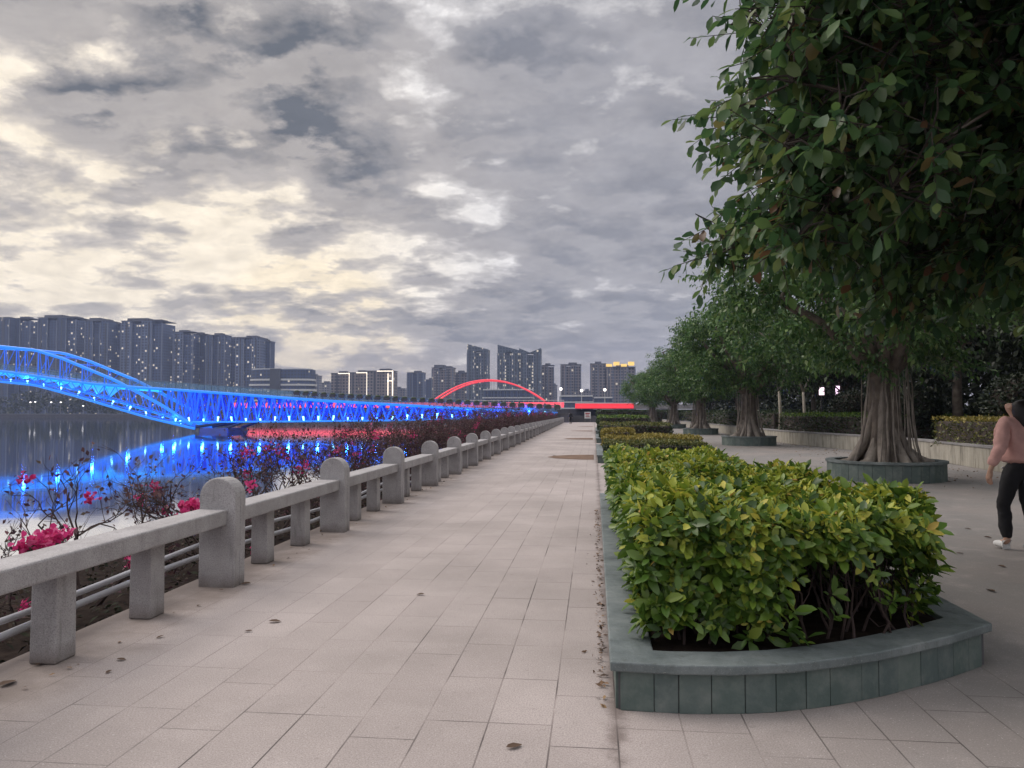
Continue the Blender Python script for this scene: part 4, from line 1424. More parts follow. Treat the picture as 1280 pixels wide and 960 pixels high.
# deck
g = MB()
xs = np.linspace(XL, XR, 90)
for i in range(len(xs) - 1):
    a, b = xs[i], xs[i + 1]
    za, zb = float(deckz(a)), float(deckz(b))
    g.add([(a, 0.12, za - 0.35), (b, 0.12, zb - 0.35), (b, BW - 0.12, zb - 0.35), (a, BW - 0.12, za - 0.35), (a, 0.12, za), (b, 0.12, zb), (b, BW - 0.12, zb), (a, BW - 0.12, za)],
          [(3, 2, 1, 0), (4, 5, 6, 7), (0, 1, 5, 4), (2, 3, 7, 6)])
g.build('deck', BLUE_PN, bridge)
for side, yo in (('near', 0.0), ('far', BW)):
    g = MB()
    g.tube([(x, yo, float(deckz(x)) - 0.1) for x in xs], 0.26, 6)
    g.build('top_chord', BLUE_CH, bridge, smooth=True)
    xr = np.linspace(bx(205), XR, 60)
    g = MB()
    g.tube([(x, yo, float(botz(x))) for x in xr], 0.17, 6)
    g.build('bottom_chord', BLUE_CH, bridge, smooth=True)
    xa = np.linspace(2 * XC - XP, XP, 70)
    g = MB(); g.tube([(x, yo, float(archz(x))) for x in xa], 0.24, 6); g.build('arch_chord', BLUE_CH, bridge, smooth=True)
    g = MB(); g.tube([(x, yo, float(ribz(x))) for x in np.linspace(2 * XC - bx(240), bx(240), 80)], 0.30, 6); g.build('arch_rib', BLUE_CH, bridge, smooth=True)
    # lattice: arch span and straight span
    g = MB()
    nb = 22
    for k in range(nb + 1):
        x = 2 * XC - XP + (XP - (2 * XC - XP)) * k / nb
        zb, zd, zr = float(archz(x)), float(deckz(x)) - 0.1, float(ribz(x))
        hi = max(zd, zr)
        g.tube([(x, yo, zb), (x, yo, hi)], 0.11, 5)
        if k < nb:
            x2 = x + (XP - (2 * XC - XP)) / nb
            zb2, zd2, zr2 = float(archz(x2)), float(deckz(x2)) - 0.1, float(ribz(x2))
            xm = (x + x2) / 2
            if zr > zd + 0.8:
                g.tube([(x, yo, zd), (xm, yo, float(ribz(xm)))], 0.06, 5)
                g.tube([(x + 0.8, yo, zd), (x + 0.3, yo, float(ribz(x + 0.3)))], 0.06, 5)
            g.tube([(x, yo, zb), (xm, yo, float(deckz(xm)) - 0.1)], 0.07, 5)
            g.tube([(x2, yo, zb2), (xm, yo, float(deckz(xm)) - 0.1)], 0.07, 5)
            g.tube([(xm, yo, float(archz(xm))), (x, yo, zd)], 0.06, 5)
            g.tube([(xm, yo, float(archz(xm))), (x2, yo, zd2)], 0.06, 5)
            g.tube([(x, yo, zb + 0.45), (x2, yo, zb2 + 0.45)], 0.10, 5)
    x = bx(205)
    nb = 36
    st = (XR - x) / nb
    for k in range(nb):
        xa_, xb_ = x + st * k, x + st * (k + 1)
        za, zb = float(botz(xa_)), float(botz(xb_))
        ta, tb = float(deckz(xa_)) - 0.1, float(deckz(xb_)) - 0.1
        xm = (xa_ + xb_) / 2
        tm = float(deckz(xm)) - 0.1
        g.tube([(xa_, yo, za), (xm, yo, tm)], 0.12, 5)
        g.tube([(xb_, yo, zb), (xm, yo, tm)], 0.12, 5)
        g.tube([(xa_, yo, za), (xa_ - 0.9, yo, ta)], 0.075, 5)
        g.tube([(xa_, yo, za), (xa_ + 0.7, yo, ta)], 0.075, 5)
    g.build('lattice', BLUE_BR, bridge)
# cross beams under the deck and between the ribs
for k in range(48):
    x = XL + (XR - XL) * (k + 0.5) / 48
    zl = float(botz(x)) if x > XP else float(archz(x))
    g = MB(); g.tube([(x, 0, zl), (x, BW, zl)], 0.08, 5); g.build('cross_beam', BLUE_BR, bridge)
    if x > XP - 1:
        g = MB(); g.tube([(x, 0, zl), (x + 2, BW, float(deckz(x)) - 0.4)], 0.06, 5); g.build('sway_brace', BLUE_BR, bridge)
for k in range(8):
    x = XC + (bx(120) - XC) * k / 7
    if float(ribz(x)) > float(deckz(x)) + 3:
        g = MB(); g.tube([(x, 0, float(ribz(x))), (x, BW, float(ribz(x)))], 0.09, 5); g.build('rib_tie', BLUE_BR, bridge)
# inner lattice planes added between the outer trusses, emitting the blue of the lit inside
rngb = np.random.default_rng(12)
for f in (0.3, 0.55, 0.8):
    g = MB()
    x = bx(212)
    nb = 44
    st = (XR - x) / nb
    for k in range(nb):
        xa_, xb_ = x + st * k, x + st * (k + 1)
        za, zb = float(botz(xa_)), float(botz(xb_))
        ta, tb = float(deckz(xa_)) - 0.3, float(deckz(xb_)) - 0.3
        j = rngb.uniform(-0.8, 0.8)
        g.tube([(xa_ + j, BW * f, za), (xb_ + j, BW * f, tb)], 0.11, 5)
        g.tube([(xb_, BW * f, zb), (xa_ - j, BW * f, ta)], 0.11, 5)
    g.tube([(x, BW * f, float(botz(x))) for x in np.linspace(x, XR, 40)], 0.12, 5)
    g.build('inner_lattice', BLUE_IN, bridge)
# floodlights: visible lens and a real lamp at each
lens_me = None
def flood(x, yo, z, lean, e, real):
    g = MB()
    g.tube([(0, 0, 0), (lean * 0.35, 0, 0.35 + R.uniform(0, 0.5))], [0.07 + R.uniform(0, 0.05), 0.16], 7)
    g.build('floodlight', LAMP_C, bridge, loc=(x, yo, z))
    if real:
        l = bpy.data.lights.new('blue floodlight', 'POINT')
        l.energy = e; l.color = (0.01, 0.10, 1.0); l.shadow_soft_size = 0.25
        o = bpy.data.objects.new('floodlight_lamp', l)
        COL.objects.link(o); o.parent = bridge; o.location = (x, yo - 0.4, z + 0.8)
for k in range(26):
    x = bx(215) + (XR - bx(215)) * (k + 0.3) / 26
    flood(x, -0.12, float(botz(x)) + 0.15, R.uniform(-.5, .5), 420, k % 2 == 0)
for k in range(22):
    x = XL + 8 + (bx(225) - XL - 8) * k / 21
    flood(x, 0.5, float(archz(x)) + 0.25, R.uniform(-1, 1), 520, k % 2 == 0)
# gusset plates under the arch deck, their cyan lamp wash put in as emission
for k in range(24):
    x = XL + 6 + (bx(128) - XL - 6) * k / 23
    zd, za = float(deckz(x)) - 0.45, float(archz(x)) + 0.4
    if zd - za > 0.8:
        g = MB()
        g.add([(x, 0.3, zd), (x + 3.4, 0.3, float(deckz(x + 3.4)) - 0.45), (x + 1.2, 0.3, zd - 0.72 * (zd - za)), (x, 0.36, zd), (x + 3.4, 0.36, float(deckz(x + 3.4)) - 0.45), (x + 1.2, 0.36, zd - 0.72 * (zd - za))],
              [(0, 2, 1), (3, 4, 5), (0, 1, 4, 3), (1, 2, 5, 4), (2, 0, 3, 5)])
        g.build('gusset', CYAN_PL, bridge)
# bright soffit strip along the arch deck
g = MB(); g.tube([(x, 0.45, float(deckz(x)) - 0.5) for x in np.linspace(XL, bx(200), 40)], 0.16, 5)
g.build('light_strip', glow('cyan light strip', (0.03, 0.45, 1.0), 1.2), bridge)
# glass railing
GL = mat_glass()
for yo in (0.0, BW):
    g = MB(); gp = MB()
    xs3 = np.linspace(bx(-200), XR, 100)
    for i in range(len(xs3) - 1):
        a, b = xs3[i], xs3[i + 1]
        za, zb = float(deckz(a)), float(deckz(b))
        g.add([(a + .05, yo, za + 0.12), (b - .05, yo, zb + 0.12), (b - .05, yo, zb + 1.15), (a + .05, yo, za + 1.15)], [(0, 1, 2, 3)])
        gp.tube([(a, yo, za), (a, yo, za + 1.25)], 0.05, 4)
    gp.tube([(x, yo, float(deckz(x)) + 1.25) for x in xs3], 0.05, 5)
    g.build('glass_panels', GL, bridge)
    gp.build('handrail', STEELB, bridge)
# river pier with splayed legs
g = MB()
for yo in (0.6, BW - 0.6):
    xq = bx(272)
    zt = float(botz(xq)) - 0.1
    g.tube([(XP - 0.3, yo, -0.9), (xq + 1.5, yo, zt)], [0.3, 0.24], 6)
    g.tube([(xq + 1.2, yo, -1.1), (xq + 4.5, yo, zt)], [0.28, 0.22], 6)
g.box((bx(268), BW / 2, -1.75), (5.5, BW + 1, 1.3), 0, taper=0.9)
g.build('pier', PIERM, bridge, bevel=0.05)
g = MB()
g.box(((XR - 4.6) / 2 - 0.3, BW / 2, 0.65), (-4.6 - XR + 1.5, BW, 1.85))
g.build('abutment', M['dark_concrete'], bridge, bevel=0.03)
# flower boxes set along the bridge railing
fb = None
for k in range(30):
    px = 372 + 11.2 * k
    x = bx(px)
    if fb is None:
        fb = MB()
        fb.box((0, 0, 0.28), (1.0, 0.5, 0.5), 0, taper=1.12)
        fb = tag(fb.build('flower_box', M['dark_concrete'], bevel=0.03), 'dark flower box among those spaced along the blue bridge railing', 'flower box', 'flower boxes along the blue bridge')
        gq = MB(); gq.ball((0, 0, 0.62), (0.5, 0.3, 0.25), 8, 6); gq.build('plants', L_DARKH, fb, smooth=False)
        fb.location = (x, YB - 0.35, float(deckz(x)) + 0.55)
    else:
        dup(fb, (x, YB - 0.35, float(deckz(x)) + 0.55))

# ------------------------------------------------------------------ red arch bridge
RED = mat_lit('red led strip', (0.6, 0.08, 0.08), (1.0, 0.035, 0.07), 0.62)
REDD = mat_lit('red lit girder', (0.6, 0.15, 0.17), (1.0, 0.06, 0.10), 0.95)
YR = 430.0
red = thing('arch_bridge', 'distant road bridge with a red-lit arch above a red-lit deck', 'bridge', (0, YR, 0))
xa, _ = at_y(541, 499, YR); xb, _ = at_y(680, 499, YR)
_, zs = at_y(610, 499, YR); _, zp = at_y(610, 475, YR)
for yo in (0, 12):
    g = MB()
    g.tube([(xa + (xb - xa) * t, yo, zs - 1 + (zp - zs + 1) * (1 - (2 * t - 1) ** 2)) for t in np.linspace(0, 1, 32)], 0.5, 6)
    g.build('arch_rib', RED, red, smooth=True)
for k in range(1, 17):
    t = k / 17
    x = xa + (xb - xa) * t
    for yo in (0, 12):
        g = MB()
        g.tube([(x, yo, zs - 3), (x, yo, zs - 1 + (zp - zs + 1) * (1 - (2 * t - 1) ** 2))], 0.09, 4)
        g.build('hanger', STEELB, red)
x0, zt = at_y(290, 503.5, YR); x1, zb = at_y(705, 509, YR)
zt = at_y(600, 503.0, YR)[1]; zb = at_y(600, 509.5, YR)[1]
g = MB(); g.box(((x0 + x1) / 2, 6, zt - 0.9), (x1 - x0, 14, 1.2)); g.build('deck', M['concrete'], red)
g = MB(); g.box(((x0 + x1) / 2, -1.1, (zt + zb) / 2), (x1 - x0, 0.3, zt - zb)); g.build('girder', REDD, red)
g = MB(); g.tube([(x, -1.3, zt + 1.1) for x in np.linspace(x0, x1, 8)], 0.12, 4)
for x in np.linspace(x0, x1, 70):
    g.tube([(x, -1.3, zt - .2), (x, -1.3, zt + 1.1)], 0.08, 4)
g.build('handrail', M['white'], red)
for px in (330, 430, 540, 682):
    x, _ = at_y(px, 505, YR)
    g = MB(); g.box((x, 6, (zb - 3) / 2), (4, 10, zb + 3), 0, taper=0.9); g.build('pier', M['concrete'], red)
# underpass beam close to the path's end
YO = 142.0
over = thing('overpass', 'low overpass with a bright red-lit edge beam across the end of the path', 'overpass', (0, YO, 0))
x0, zt = at_y(719, 504.5, YO); x1, zb = at_y(767, 510.5, YO)
x2 = at_y(792, 508, YO)[0]
g = MB(); g.box(((x0 + x2) / 2, 0, (zt + zb) / 2), (x2 - x0, 0.4, zt - zb)); g.build('edge_beam', RED, over, bevel=0.03)
g = MB(); g.box(((x0 + x2) / 2, -0.02, zt + 0.06), (x2 - x0, 0.5, 0.11)); g.build('beam_coping', M['white'], over)
g = MB(); g.box(((x0 + 38) / 2, 5.2, (zt + zb) / 2 - 0.1), (38 - x0, 9.9, zt - zb - 0.1)); g.build('deck', M['concrete'], over)
g = MB(); g.box((at_y(748, 515, YO)[0], 1.2, zb / 2 - 0.05), (0.85, 0.85, zb - 0.1)); g.build('pillar', M['white'], over, bevel=0.03)
g = MB(); g.box((12, 9, zb / 2 - 0.1), (44, 0.5, zb - 0.1)); g.build('back_wall', M['dark_concrete'], over)
# notice board at the end
sx, sz = at_y(734.5, 519, 133)
t = thing('notice_board', 'white notice board with red print at the end of the path', 'sign', (sx, 133, 0))
g = MB(); g.box((0, 0, sz), (1.1, 0.06, 1.15)); g.build('board', M['white'], t)
g = MB()
for k, (w, dz) in enumerate([(0.75, 0.3), (0.55, 0.02), (0.7, -0.25)]):
    g.box((0, -0.036, sz + dz), (w, 0.012, 0.12 if k else 0.2))
g.build('red_print', plain('red print', (0.5, 0.05, 0.05), None, 2, 0.6, 0), t)
for s in (-0.45, 0.45):
    g = MB(); g.tube([(s, 0.06, 0), (s, 0.06, sz)], 0.04, 6); g.build('post', M['concrete'], t)
g = MB(); g.box((0, 0, 0.55), (5.2, 0.35, 1.1), 0)
o = g.build('end_wall', M['dark_concrete'], bevel=0.03, loc=(-1.8, 134.5, 0)); tag(o, 'low dark wall closing the path beside the notice board', 'wall')

# street lamps near the overpass
for i, (px, py) in enumerate([(701, 487), (756, 488), (727, 489)]):
    Y = 260
    x, z = at_y(px, py, Y)
    t = thing('street_lamp', ['lit street lamp left of the distant pale slab tower', 'lit street lamp nearest the tree crowns at right', 'short lit street lamp between the other two distant lamps'][i], 'street lamp', (x, Y, 0), 0, 'lit street lamps beyond the path end')
    g = MB(); g.tube([(0, 0, 0), (0, 0, z)], [0.16, 0.1], 6); g.build('pole', M['white'], t)
    g = MB(); g.ball((0, 0, z + 0.2), 0.5, 8, 6); g.build('globe', glow('lamp globe', (1, 0.93, 0.85), 2.5), t)

# ------------------------------------------------------------------ far bank
def far_wood():
    rng = np.random.default_rng(77)
    C = []
    for _ in range(900):
        px = rng.uniform(-260, 520)
        Y = rng.uniform(566, 600)
        x, _z = at_y(px, 500, Y)
        h = (13 + 5 * math.sin(px * 0.021) + 3 * math.sin(px * 0.06)) * (1.0 if px < 200 else 0.45)
        C.append((x, Y, rng.uniform(0.1, 1.0) * h))
    C = np.array(C)
    P = np.repeat(C, 26, 0) + rng.normal(0, 1.5, (len(C) * 26, 3))
    P[:, 2] = np.maximum(P[:, 2], 0.2)
    L = rng.uniform(1.2, 2.2, len(P))
    o = leaves('far_bank_wood', P, rvec(len(P), rng), rvec(len(P), rng), L, L * 0.7, L_WOOD, None, full=False)
    tag(o, 'dark band of trees along the far river bank under the blue bridge', 'wood', None, 'stuff')
far_wood()
t = thing('embankment_wall', 'thin pale-topped quay wall on the far river bank', 'wall', (0, 558.6, 0))
g = MB(); g.box((-400, 0, -0.6), (760, 1.2, 3.2)); g.build('wall_face', M['dark_concrete'], t)
g = MB(); g.box((-400, 0, 1.15), (760, 1.6, 0.35)); g.build('coping', M['concrete'], t)
for i, (px, py) in enumerate([(38, 503.5), (44, 503), (64, 503.5), (76, 503.5), (104, 508)]):
    x, z = at_y(px, py, 562)
    t = thing('bank_lamp', 'small white lamp among those in the dark trees on the far bank', 'lamp', (x, 562, 0), 0, 'lamps on the far bank')
    g = MB(); g.tube([(0, 0, 0), (0, 0, z)], 0.15, 5); g.build('pole', M['concrete'], t)
    g = MB(); g.ball((0, 0, z + 0.4), (0.9, 0.5, 0.5), 8, 5); g.build('lamp_head', glow('bank lamp', (1, 0.95, 0.9), 1.6), t)

# ------------------------------------------------------------------ towers
def tower_mat(name, wall, lit, win=(0.05, 0.06, 0.085), pitch=3.4, floor=3.1, wall2=None):
    m, nt, out = new_mat(name)
    co = objco(nt)
    sep = node(nt, 'ShaderNodeSeparateXYZ'); nt.links.new(co, sep.inputs[0])
    u = math_n(nt, 'DIVIDE', math_n(nt, 'ADD', sep.outputs[0], sep.outputs[1]), pitch)
    v = math_n(nt, 'DIVIDE', sep.outputs[2], floor)
    fu, fv = math_n(nt, 'FRACT', u), math_n(nt, 'FRACT', v)
    inu = math_n(nt, 'MULTIPLY', math_n(nt, 'GREATER_THAN', fu, 0.22), math_n(nt, 'LESS_THAN', fu, 0.78))
    inv = math_n(nt, 'MULTIPLY', math_n(nt, 'GREATER_THAN', fv, 0.25), math_n(nt, 'LESS_THAN', fv, 0.82))
    nrm = node(nt, 'ShaderNodeSeparateXYZ'); nt.links.new(node(nt, 'ShaderNodeNewGeometry').outputs['Normal'], nrm.inputs[0])
    side = math_n(nt, 'LESS_THAN', math_n(nt, 'ABSOLUTE', nrm.outputs[2]), 0.5)
    w = math_n(nt, 'MULTIPLY', math_n(nt, 'MULTIPLY', inu, inv), side)
    cell = node(nt, 'ShaderNodeCombineXYZ')
    nt.links.new(math_n(nt, 'FLOOR', u), cell.inputs[0]); nt.links.new(math_n(nt, 'FLOOR', v), cell.inputs[1])
    nt.links.new(math_n(nt, 'MULTIPLY', node(nt, 'ShaderNodeObjectInfo').outputs['Random'], 91.0), cell.inputs[2])
    wn = node(nt, 'ShaderNodeTexWhiteNoise'); nt.links.new(cell.outputs[0], wn.inputs[0])
    # lit flats cluster in some stacks
    colc = node(nt, 'ShaderNodeCombineXYZ'); nt.links.new(math_n(nt, 'FLOOR', math_n(nt, 'DIVIDE', u, 1.5)), colc.inputs[0])
    nt.links.new(math_n(nt, 'MULTIPLY', node(nt, 'ShaderNodeObjectInfo').outputs['Random'], 57.0), colc.inputs[1])
    wc = node(nt, 'ShaderNodeTexWhiteNoise'); nt.links.new(colc.outputs[0], wc.inputs[0])
    th = math_n(nt, 'SUBTRACT', 1.0, math_n(nt, 'MULTIPLY', math_n(nt, 'POWER', wc.outputs[0], 2.0), lit * 3.0))
    on = math_n(nt, 'MULTIPLY', math_n(nt, 'GREATER_THAN', wn.outputs[0], th), w)
    body = ramp(nt, noise(nt, co, 0.02, 3), [(0.35, tuple(c * 0.82 for c in wall)), (0.65, wall)])
    col = mix(nt, w, body, win)
    est = math_n(nt, 'MULTIPLY', on, math_n(nt, 'MULTIPLY_ADD', wc.outputs[0], 0.55, 0.15))
    principled(nt, out, col, 0.6, None, 0.4, (1.0, 0.86, 0.66), est)
    return m
T_BLUE = tower_mat('blue grey tower facade', (0.085, 0.122, 0.235), 0.07)
T_DIM = tower_mat('dim blue grey tower facade', (0.06, 0.088, 0.175), 0.03)
T_PALE = tower_mat('pale grey tower facade', (0.15, 0.19, 0.31), 0.08)
T_BROWN = tower_mat('brownish grey tower facade', (0.29, 0.25, 0.245), 0.03)
T_GLASS = tower_mat('dark glazed tower facade', (0.11, 0.14, 0.18), 0.16, (0.04, 0.06, 0.085), 3.2, 3.3)
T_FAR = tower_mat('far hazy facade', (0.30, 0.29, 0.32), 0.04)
BAY2 = {T_BLUE.name: T_DIM, T_PALE.name: T_BLUE, T_DIM.name: T_BLUE}
FIN = plain('facade fin', (0.21, 0.23, 0.30), (0.16, 0.18, 0.245), 0.05, 0.8, 0)
ROOFM = plain('roof slab', (0.12, 0.125, 0.145), (0.10, 0.10, 0.12), 0.05, 0.8, 0)
RECESS = plain('dark balcony recess', (0.09, 0.095, 0.115), (0.07, 0.075, 0.09), 0.05, 0.8, 0)
def tower(px0, px1, top, Y, mat, label, bays=3, roof='flat', group=None, fins=True, depth=None, name='apartment_tower', seed=None):
    rng = np.random.default_rng(abs(int(px0 * 7 + top)))
    x0, _ = at_y(px0, top, Y); x1, H = at_y(px1, top, Y)
    w = x1 - x0
    d = depth or max(12.0, min(26.0, w * 0.7))
    t = thing(name, label, 'building', ((x0 + x1) / 2, Y, 0), 0, group)
    g, rc, g2 = MB(), MB(), MB()
    bw = w / bays
    for i in range(bays):
        xc = -w / 2 + bw * (i + 0.5)
        back = (0.0 if (i % 2 == 0) else 2.2) if bays > 1 else 0
        hh = H - (0 if i % 2 == 0 else rng.uniform(0.0, 0.03) * H)
        (g if i % 2 == 0 else g2).box((xc, d / 2 + back / 2, hh / 2), (bw - 0.05, d - back, hh))
        if i % 2 == 0 and bays > 1:
            rc.box((xc + rng.uniform(-.2, .2) * bw, -0.15, hh * 0.5), (bw * 0.16, 0.35, hh * 0.96))
    g.build('wall', mat, t)
    if bays > 1:
        g2.build('recessed_bay', BAY2.get(mat.name, mat), t)
        rc.build('balcony_stack', RECESS, t)
    if fins:
        f = MB()
        for i in range(bays + 1):
            xc = -w / 2 + bw * i
            f.box((xc, -0.25, H * 0.49), (0.9, 0.9, H * 0.98))
        f.build('facade_fins', FIN, t)
    r = MB()
    if roof == 'flat':
        r.box((rng.uniform(-.15, .15) * w, d * 0.5, H + 1.4), (w * 0.42, d * 0.5, 2.8))
        r.box((0, d * 0.5, H + 0.35), (w + 1.0, d + 1.0, 0.7))
    elif roof == 'step':
        r.box((0, d * 0.5, H + 0.4), (w + 1.4, d + 1.2, 0.8))
        r.box((-w * 0.18, d * 0.5, H + 2.4), (w * 0.5, d * 0.6, 3.2))
        r.box((w * 0.25, d * 0.5, H + 1.6), (w * 0.3, d * 0.5, 1.7))
    elif roof == 'slant':
        for s in (-1, 1):
            a, b = (-w / 2, 0) if s < 0 else (0, w / 2)
            ha, hb = (H + 5, H + 0.5) if s < 0 else (H + 0.5, H + 5)
            r.add([(a, 0, H), (b, 0, H), (b, d, H), (a, d, H), (a, 0, ha), (b, 0, hb), (b, d, hb), (a, d, ha)],
                  [(3, 2, 1, 0), (4, 5, 6, 7), (0, 1, 5, 4), (1, 2, 6, 5), (2, 3, 7, 6), (3, 0, 4, 7)])
    elif roof == 'wedge':
        r.add([(-w / 2, 0, H), (w / 2, 0, H), (w / 2, d, H), (-w / 2, d, H), (-w / 2, 0, H + 8), (w / 2, 0, H + 2), (w / 2, d, H + 2), (-w / 2, d, H + 8)],
              [(3, 2, 1, 0), (4, 5, 6, 7), (0, 1, 5, 4), (1, 2, 6, 5), (2, 3, 7, 6), (3, 0, 4, 7)])
    r.build('roof', T_GLASS if roof in ('slant', 'wedge') else ROOFM, t)
    return t, w, d, H
GT = 'apartment towers on the far left bank'
for a in [(-150, -96, 398, 800, T_BLUE, 'plain tower out past the left edge of the skyline', 3, 'flat'),
          (-92, -48, 394, 800, T_DIM, 'wide tower just past the left edge of the skyline', 3, 'step'),
          (-44, 12, 397, 790, T_DIM, 'leftmost dark tower cut by the left edge', 3, 'flat'),
          (13, 38, 398, 800, T_DIM, 'narrow dark tower second from the left edge', 2, 'flat'),
          (38, 50, 406, 840, T_PALE, 'slim paler tower set back in a gap near the left edge', 1, 'flat'),
          (48, 95, 397, 790, T_DIM, 'broad dark tower with almost no lit windows', 4, 'step'),
          (95, 107, 401, 820, T_DIM, 'slim dark tower wedged beside the broad dark one', 1, 'flat'),
          (107, 135, 401, 790, T_BLUE, 'tower with lit window stacks left of the low-roofed one', 3, 'step'),
          (135, 153, 405, 805, T_DIM, 'flat dark tower just left of the tallest lit tower', 2, 'flat'),
          (152, 203, 401, 780, T_PALE, 'tall pale tower with the most lit windows of the left cluster', 4, 'step'),
          (203, 217, 418, 820, T_DIM, 'low slim tower right of the tall pale tower', 1, 'flat'),
          (217, 241, 415, 790, T_PALE, 'pale narrow tower with a plain blank centre', 2, 'flat'),
          (241, 258, 418, 805, T_BLUE, 'tower with dense small lights right of the pale narrow one', 2, 'flat'),
          (258, 281, 419, 790, T_BLUE, 'three-bay tower in the right half of the left cluster', 3, 'flat'),
          (281, 295, 424, 815, T_BLUE, 'shorter tower between two taller ones near the cluster end', 1, 'flat'),
          (295, 325, 422, 785, T_PALE, 'last broad tower above the rounded white-banded building', 3, 'flat'),
          (325, 338, 427, 800, T_DIM, 'end tower closing the left cluster on its right side', 1, 'flat')]:
    tower(*a, group=GT)
# podiums in the gaps and behind the bridge
# rounded low building with white bands
x0, _ = at_y(306, 460, 700); x1, H = at_y(388, 460, 700)
t = thing('banded_building', 'low rounded building with white horizontal balcony bands', 'building', ((x0 + x1) / 2, 700, 0))
w = x1 - x0
def ell(sc, k=26, cx=0.0):
    return [(cx + w / 2 * sc * math.copysign(abs(math.cos(2 * PI * i / k)) ** 0.6, math.cos(2 * PI * i / k)), 14 + 14 * sc * math.copysign(abs(math.sin(2 * PI * i / k)) ** 0.6, math.sin(2 * PI * i / k))) for i in range(k)]
g = MB(); g.prism(ell(0.95), 0, H - 1); g.build('wall', T_DIM, t)
nf = 9
for k in range(nf):
    g = MB(); z = H * (k + 1) / nf
    g.prism(ell(1.0 - 0.035 * max(0, k - 5)), z - 1.7, z); g.build('balcony_band', M['white'], t)
g = MB(); g.box((-w * 0.03, -0.3, H * 0.5), (w * 0.16, 1.0, H * 0.98)); g.build('stair_tower', RECESS, t)
GM = 'buildings along the middle skyline'
for a in [(387, 398, 470, 900, T_FAR, 'small pale distant block beside the banded building', 1, 'flat'),
          (398, 413, 479, 1000, T_FAR, 'low hazy block left of the outlined towers', 1, 'flat'),
          (491, 506, 486, 1000, T_BROWN, 'low hazy block right of the outlined towers', 2, 'flat'),
          (509, 529, 466, 900, T_BLUE, 'lone bluish tower standing apart in the middle skyline', 3, 'flat'),
          (532, 541, 475, 950, T_DIM, 'short dark block left of the stepped brownish tower', 1, 'flat'),
          (540, 566, 460, 850, T_BROWN, 'stepped brownish tower above the left foot of the red arch', 3, 'step'),
          (566, 584, 466, 870, T_BROWN, 'flat brownish tower left of the first glazed tower', 2, 'flat'),
          (584, 610, 439, 800, T_GLASS, 'first tall glazed tower with a sloped crown behind the red arch', 3, 'wedge'),
          (622, 649, 440, 800, T_GLASS, 'left of the tall joined glazed twin towers', 3, 'wedge'),
          (649, 676, 441, 800, T_GLASS, 'right of the tall joined glazed twin towers', 3, 'slant'),
          (677, 692, 457, 830, T_BROWN, 'brownish tower directly right of the glazed twins', 2, 'flat'),
          (692, 696, 482, 900, T_FAR, 'tiny hazy slab beside the brownish tower', 1, 'flat'),
          (701, 726, 456, 820, T_BROWN, 'square brown-grey tower standing alone right of the twins', 4, 'flat'),
          (727, 738, 489, 900, T_FAR, 'low pale block between the lone brown tower and the last pair', 1, 'flat'),
          (738, 757, 455, 800, T_BROWN, 'plain brown tower left of the gold-crowned one', 2, 'flat'),
          (757, 794, 459, 800, T_BROWN, 'brown tower with a gold-lit crown by the trees', 4, 'gold'),
          (812, 842, 462, 820, T_BROWN, 'tower hidden behind the tree crowns at right', 3, 'flat')]:
    if a[7] == 'gold':
        t, w, d, H = tower(*a[:7], 'flat', GM)
        g = MB()
        for k in range(4):
            g.box((-w / 2 + w * (k + 0.5) / 4, d * 0.4, H + 2.0 + (k % 2) * 2.2), (w / 5, d * 0.5, 3.5))
        g.build('gold_crown', mat_lit('gold lit crown', (0.5, 0.4, 0.2), (1.0, 0.62, 0.12), 0.8), t)
    else:
        tower(*a, group=GM)
GLW = glow('white outline light', (1.0, 0.87, 0.70), 1.1)
for a in [(414, 437, 467, 750, T_BROWN, 'leftmost of three towers outlined in warm light'),
          (437, 459, 466, 740, T_BROWN, 'middle of three towers outlined in warm light'),
          (459, 491, 464, 730, T_BROWN, 'rightmost and widest of three towers outlined in warm light')]:
    t, w, d, H = tower(*a, 2, 'flat', 'outlined towers', fins=False)
    g = MB()
    g.box((w * 0.5, -0.5, H * 0.72), (0.9, 0.9, H * 0.56))
    g.box((w * 0.2, -0.5, H + 0.1), (w * 0.62, 0.9, 0.9))
    if a[0] > 450:
        g.box((w * 0.32, -0.5, H * 0.7), (0.8, 0.9, H * 0.5)); g.box((w * 0.4, -0.5, H * 0.78), (w * 0.2, 0.9, 0.9))
    g.build('outline_lights', GLW, t)
for px0, px1, top, lb in [(603, 666, 487, 'low wide white-banded building seen through the red arch'), (698, 742, 495, 'long white flat-roofed hall left of the white canopy'), (742, 766, 497, 'shorter white canopy building beside the trees')]:
    x0, _ = at_y(px0, top, 560); x1, H = at_y(px1, top, 560)
    w = x1 - x0
    t = thing('low_building', lb, 'building', ((x0 + x1) / 2, 560, 0))
    g = MB(); g.box((0, 8, H / 2), (w * 0.94, 16, H)); g.build('wall', T_DIM, t)
    for k in range(3):
        g = MB(); g.box((0, 7.9, H - k * H / 3.2), (w * (1 - 0.04 * (k == 0)), 17.5, 0.9)); g.build('roof_band', M['white'], t, bevel=0.1)

# ------------------------------------------------------------------ evening haze
def build_haze():
    m, nt, out = new_mat('evening haze')
    v = node(nt, 'ShaderNodeVolumePrincipled')
    v.inputs['Color'].default_value = (0.55, 0.66, 1.0, 1)
    v.inputs['Density'].default_value = HAZE
    nt.links.new(v.outputs[0], out.inputs['Volume'])
    g = MB(); g.box((0, 600, 75), (3000, 2400, 156))
    o = g.build('haze', m)
    o['kind'] = 'stuff'
HAZE = 0.00024
if HAZE:
    build_haze()

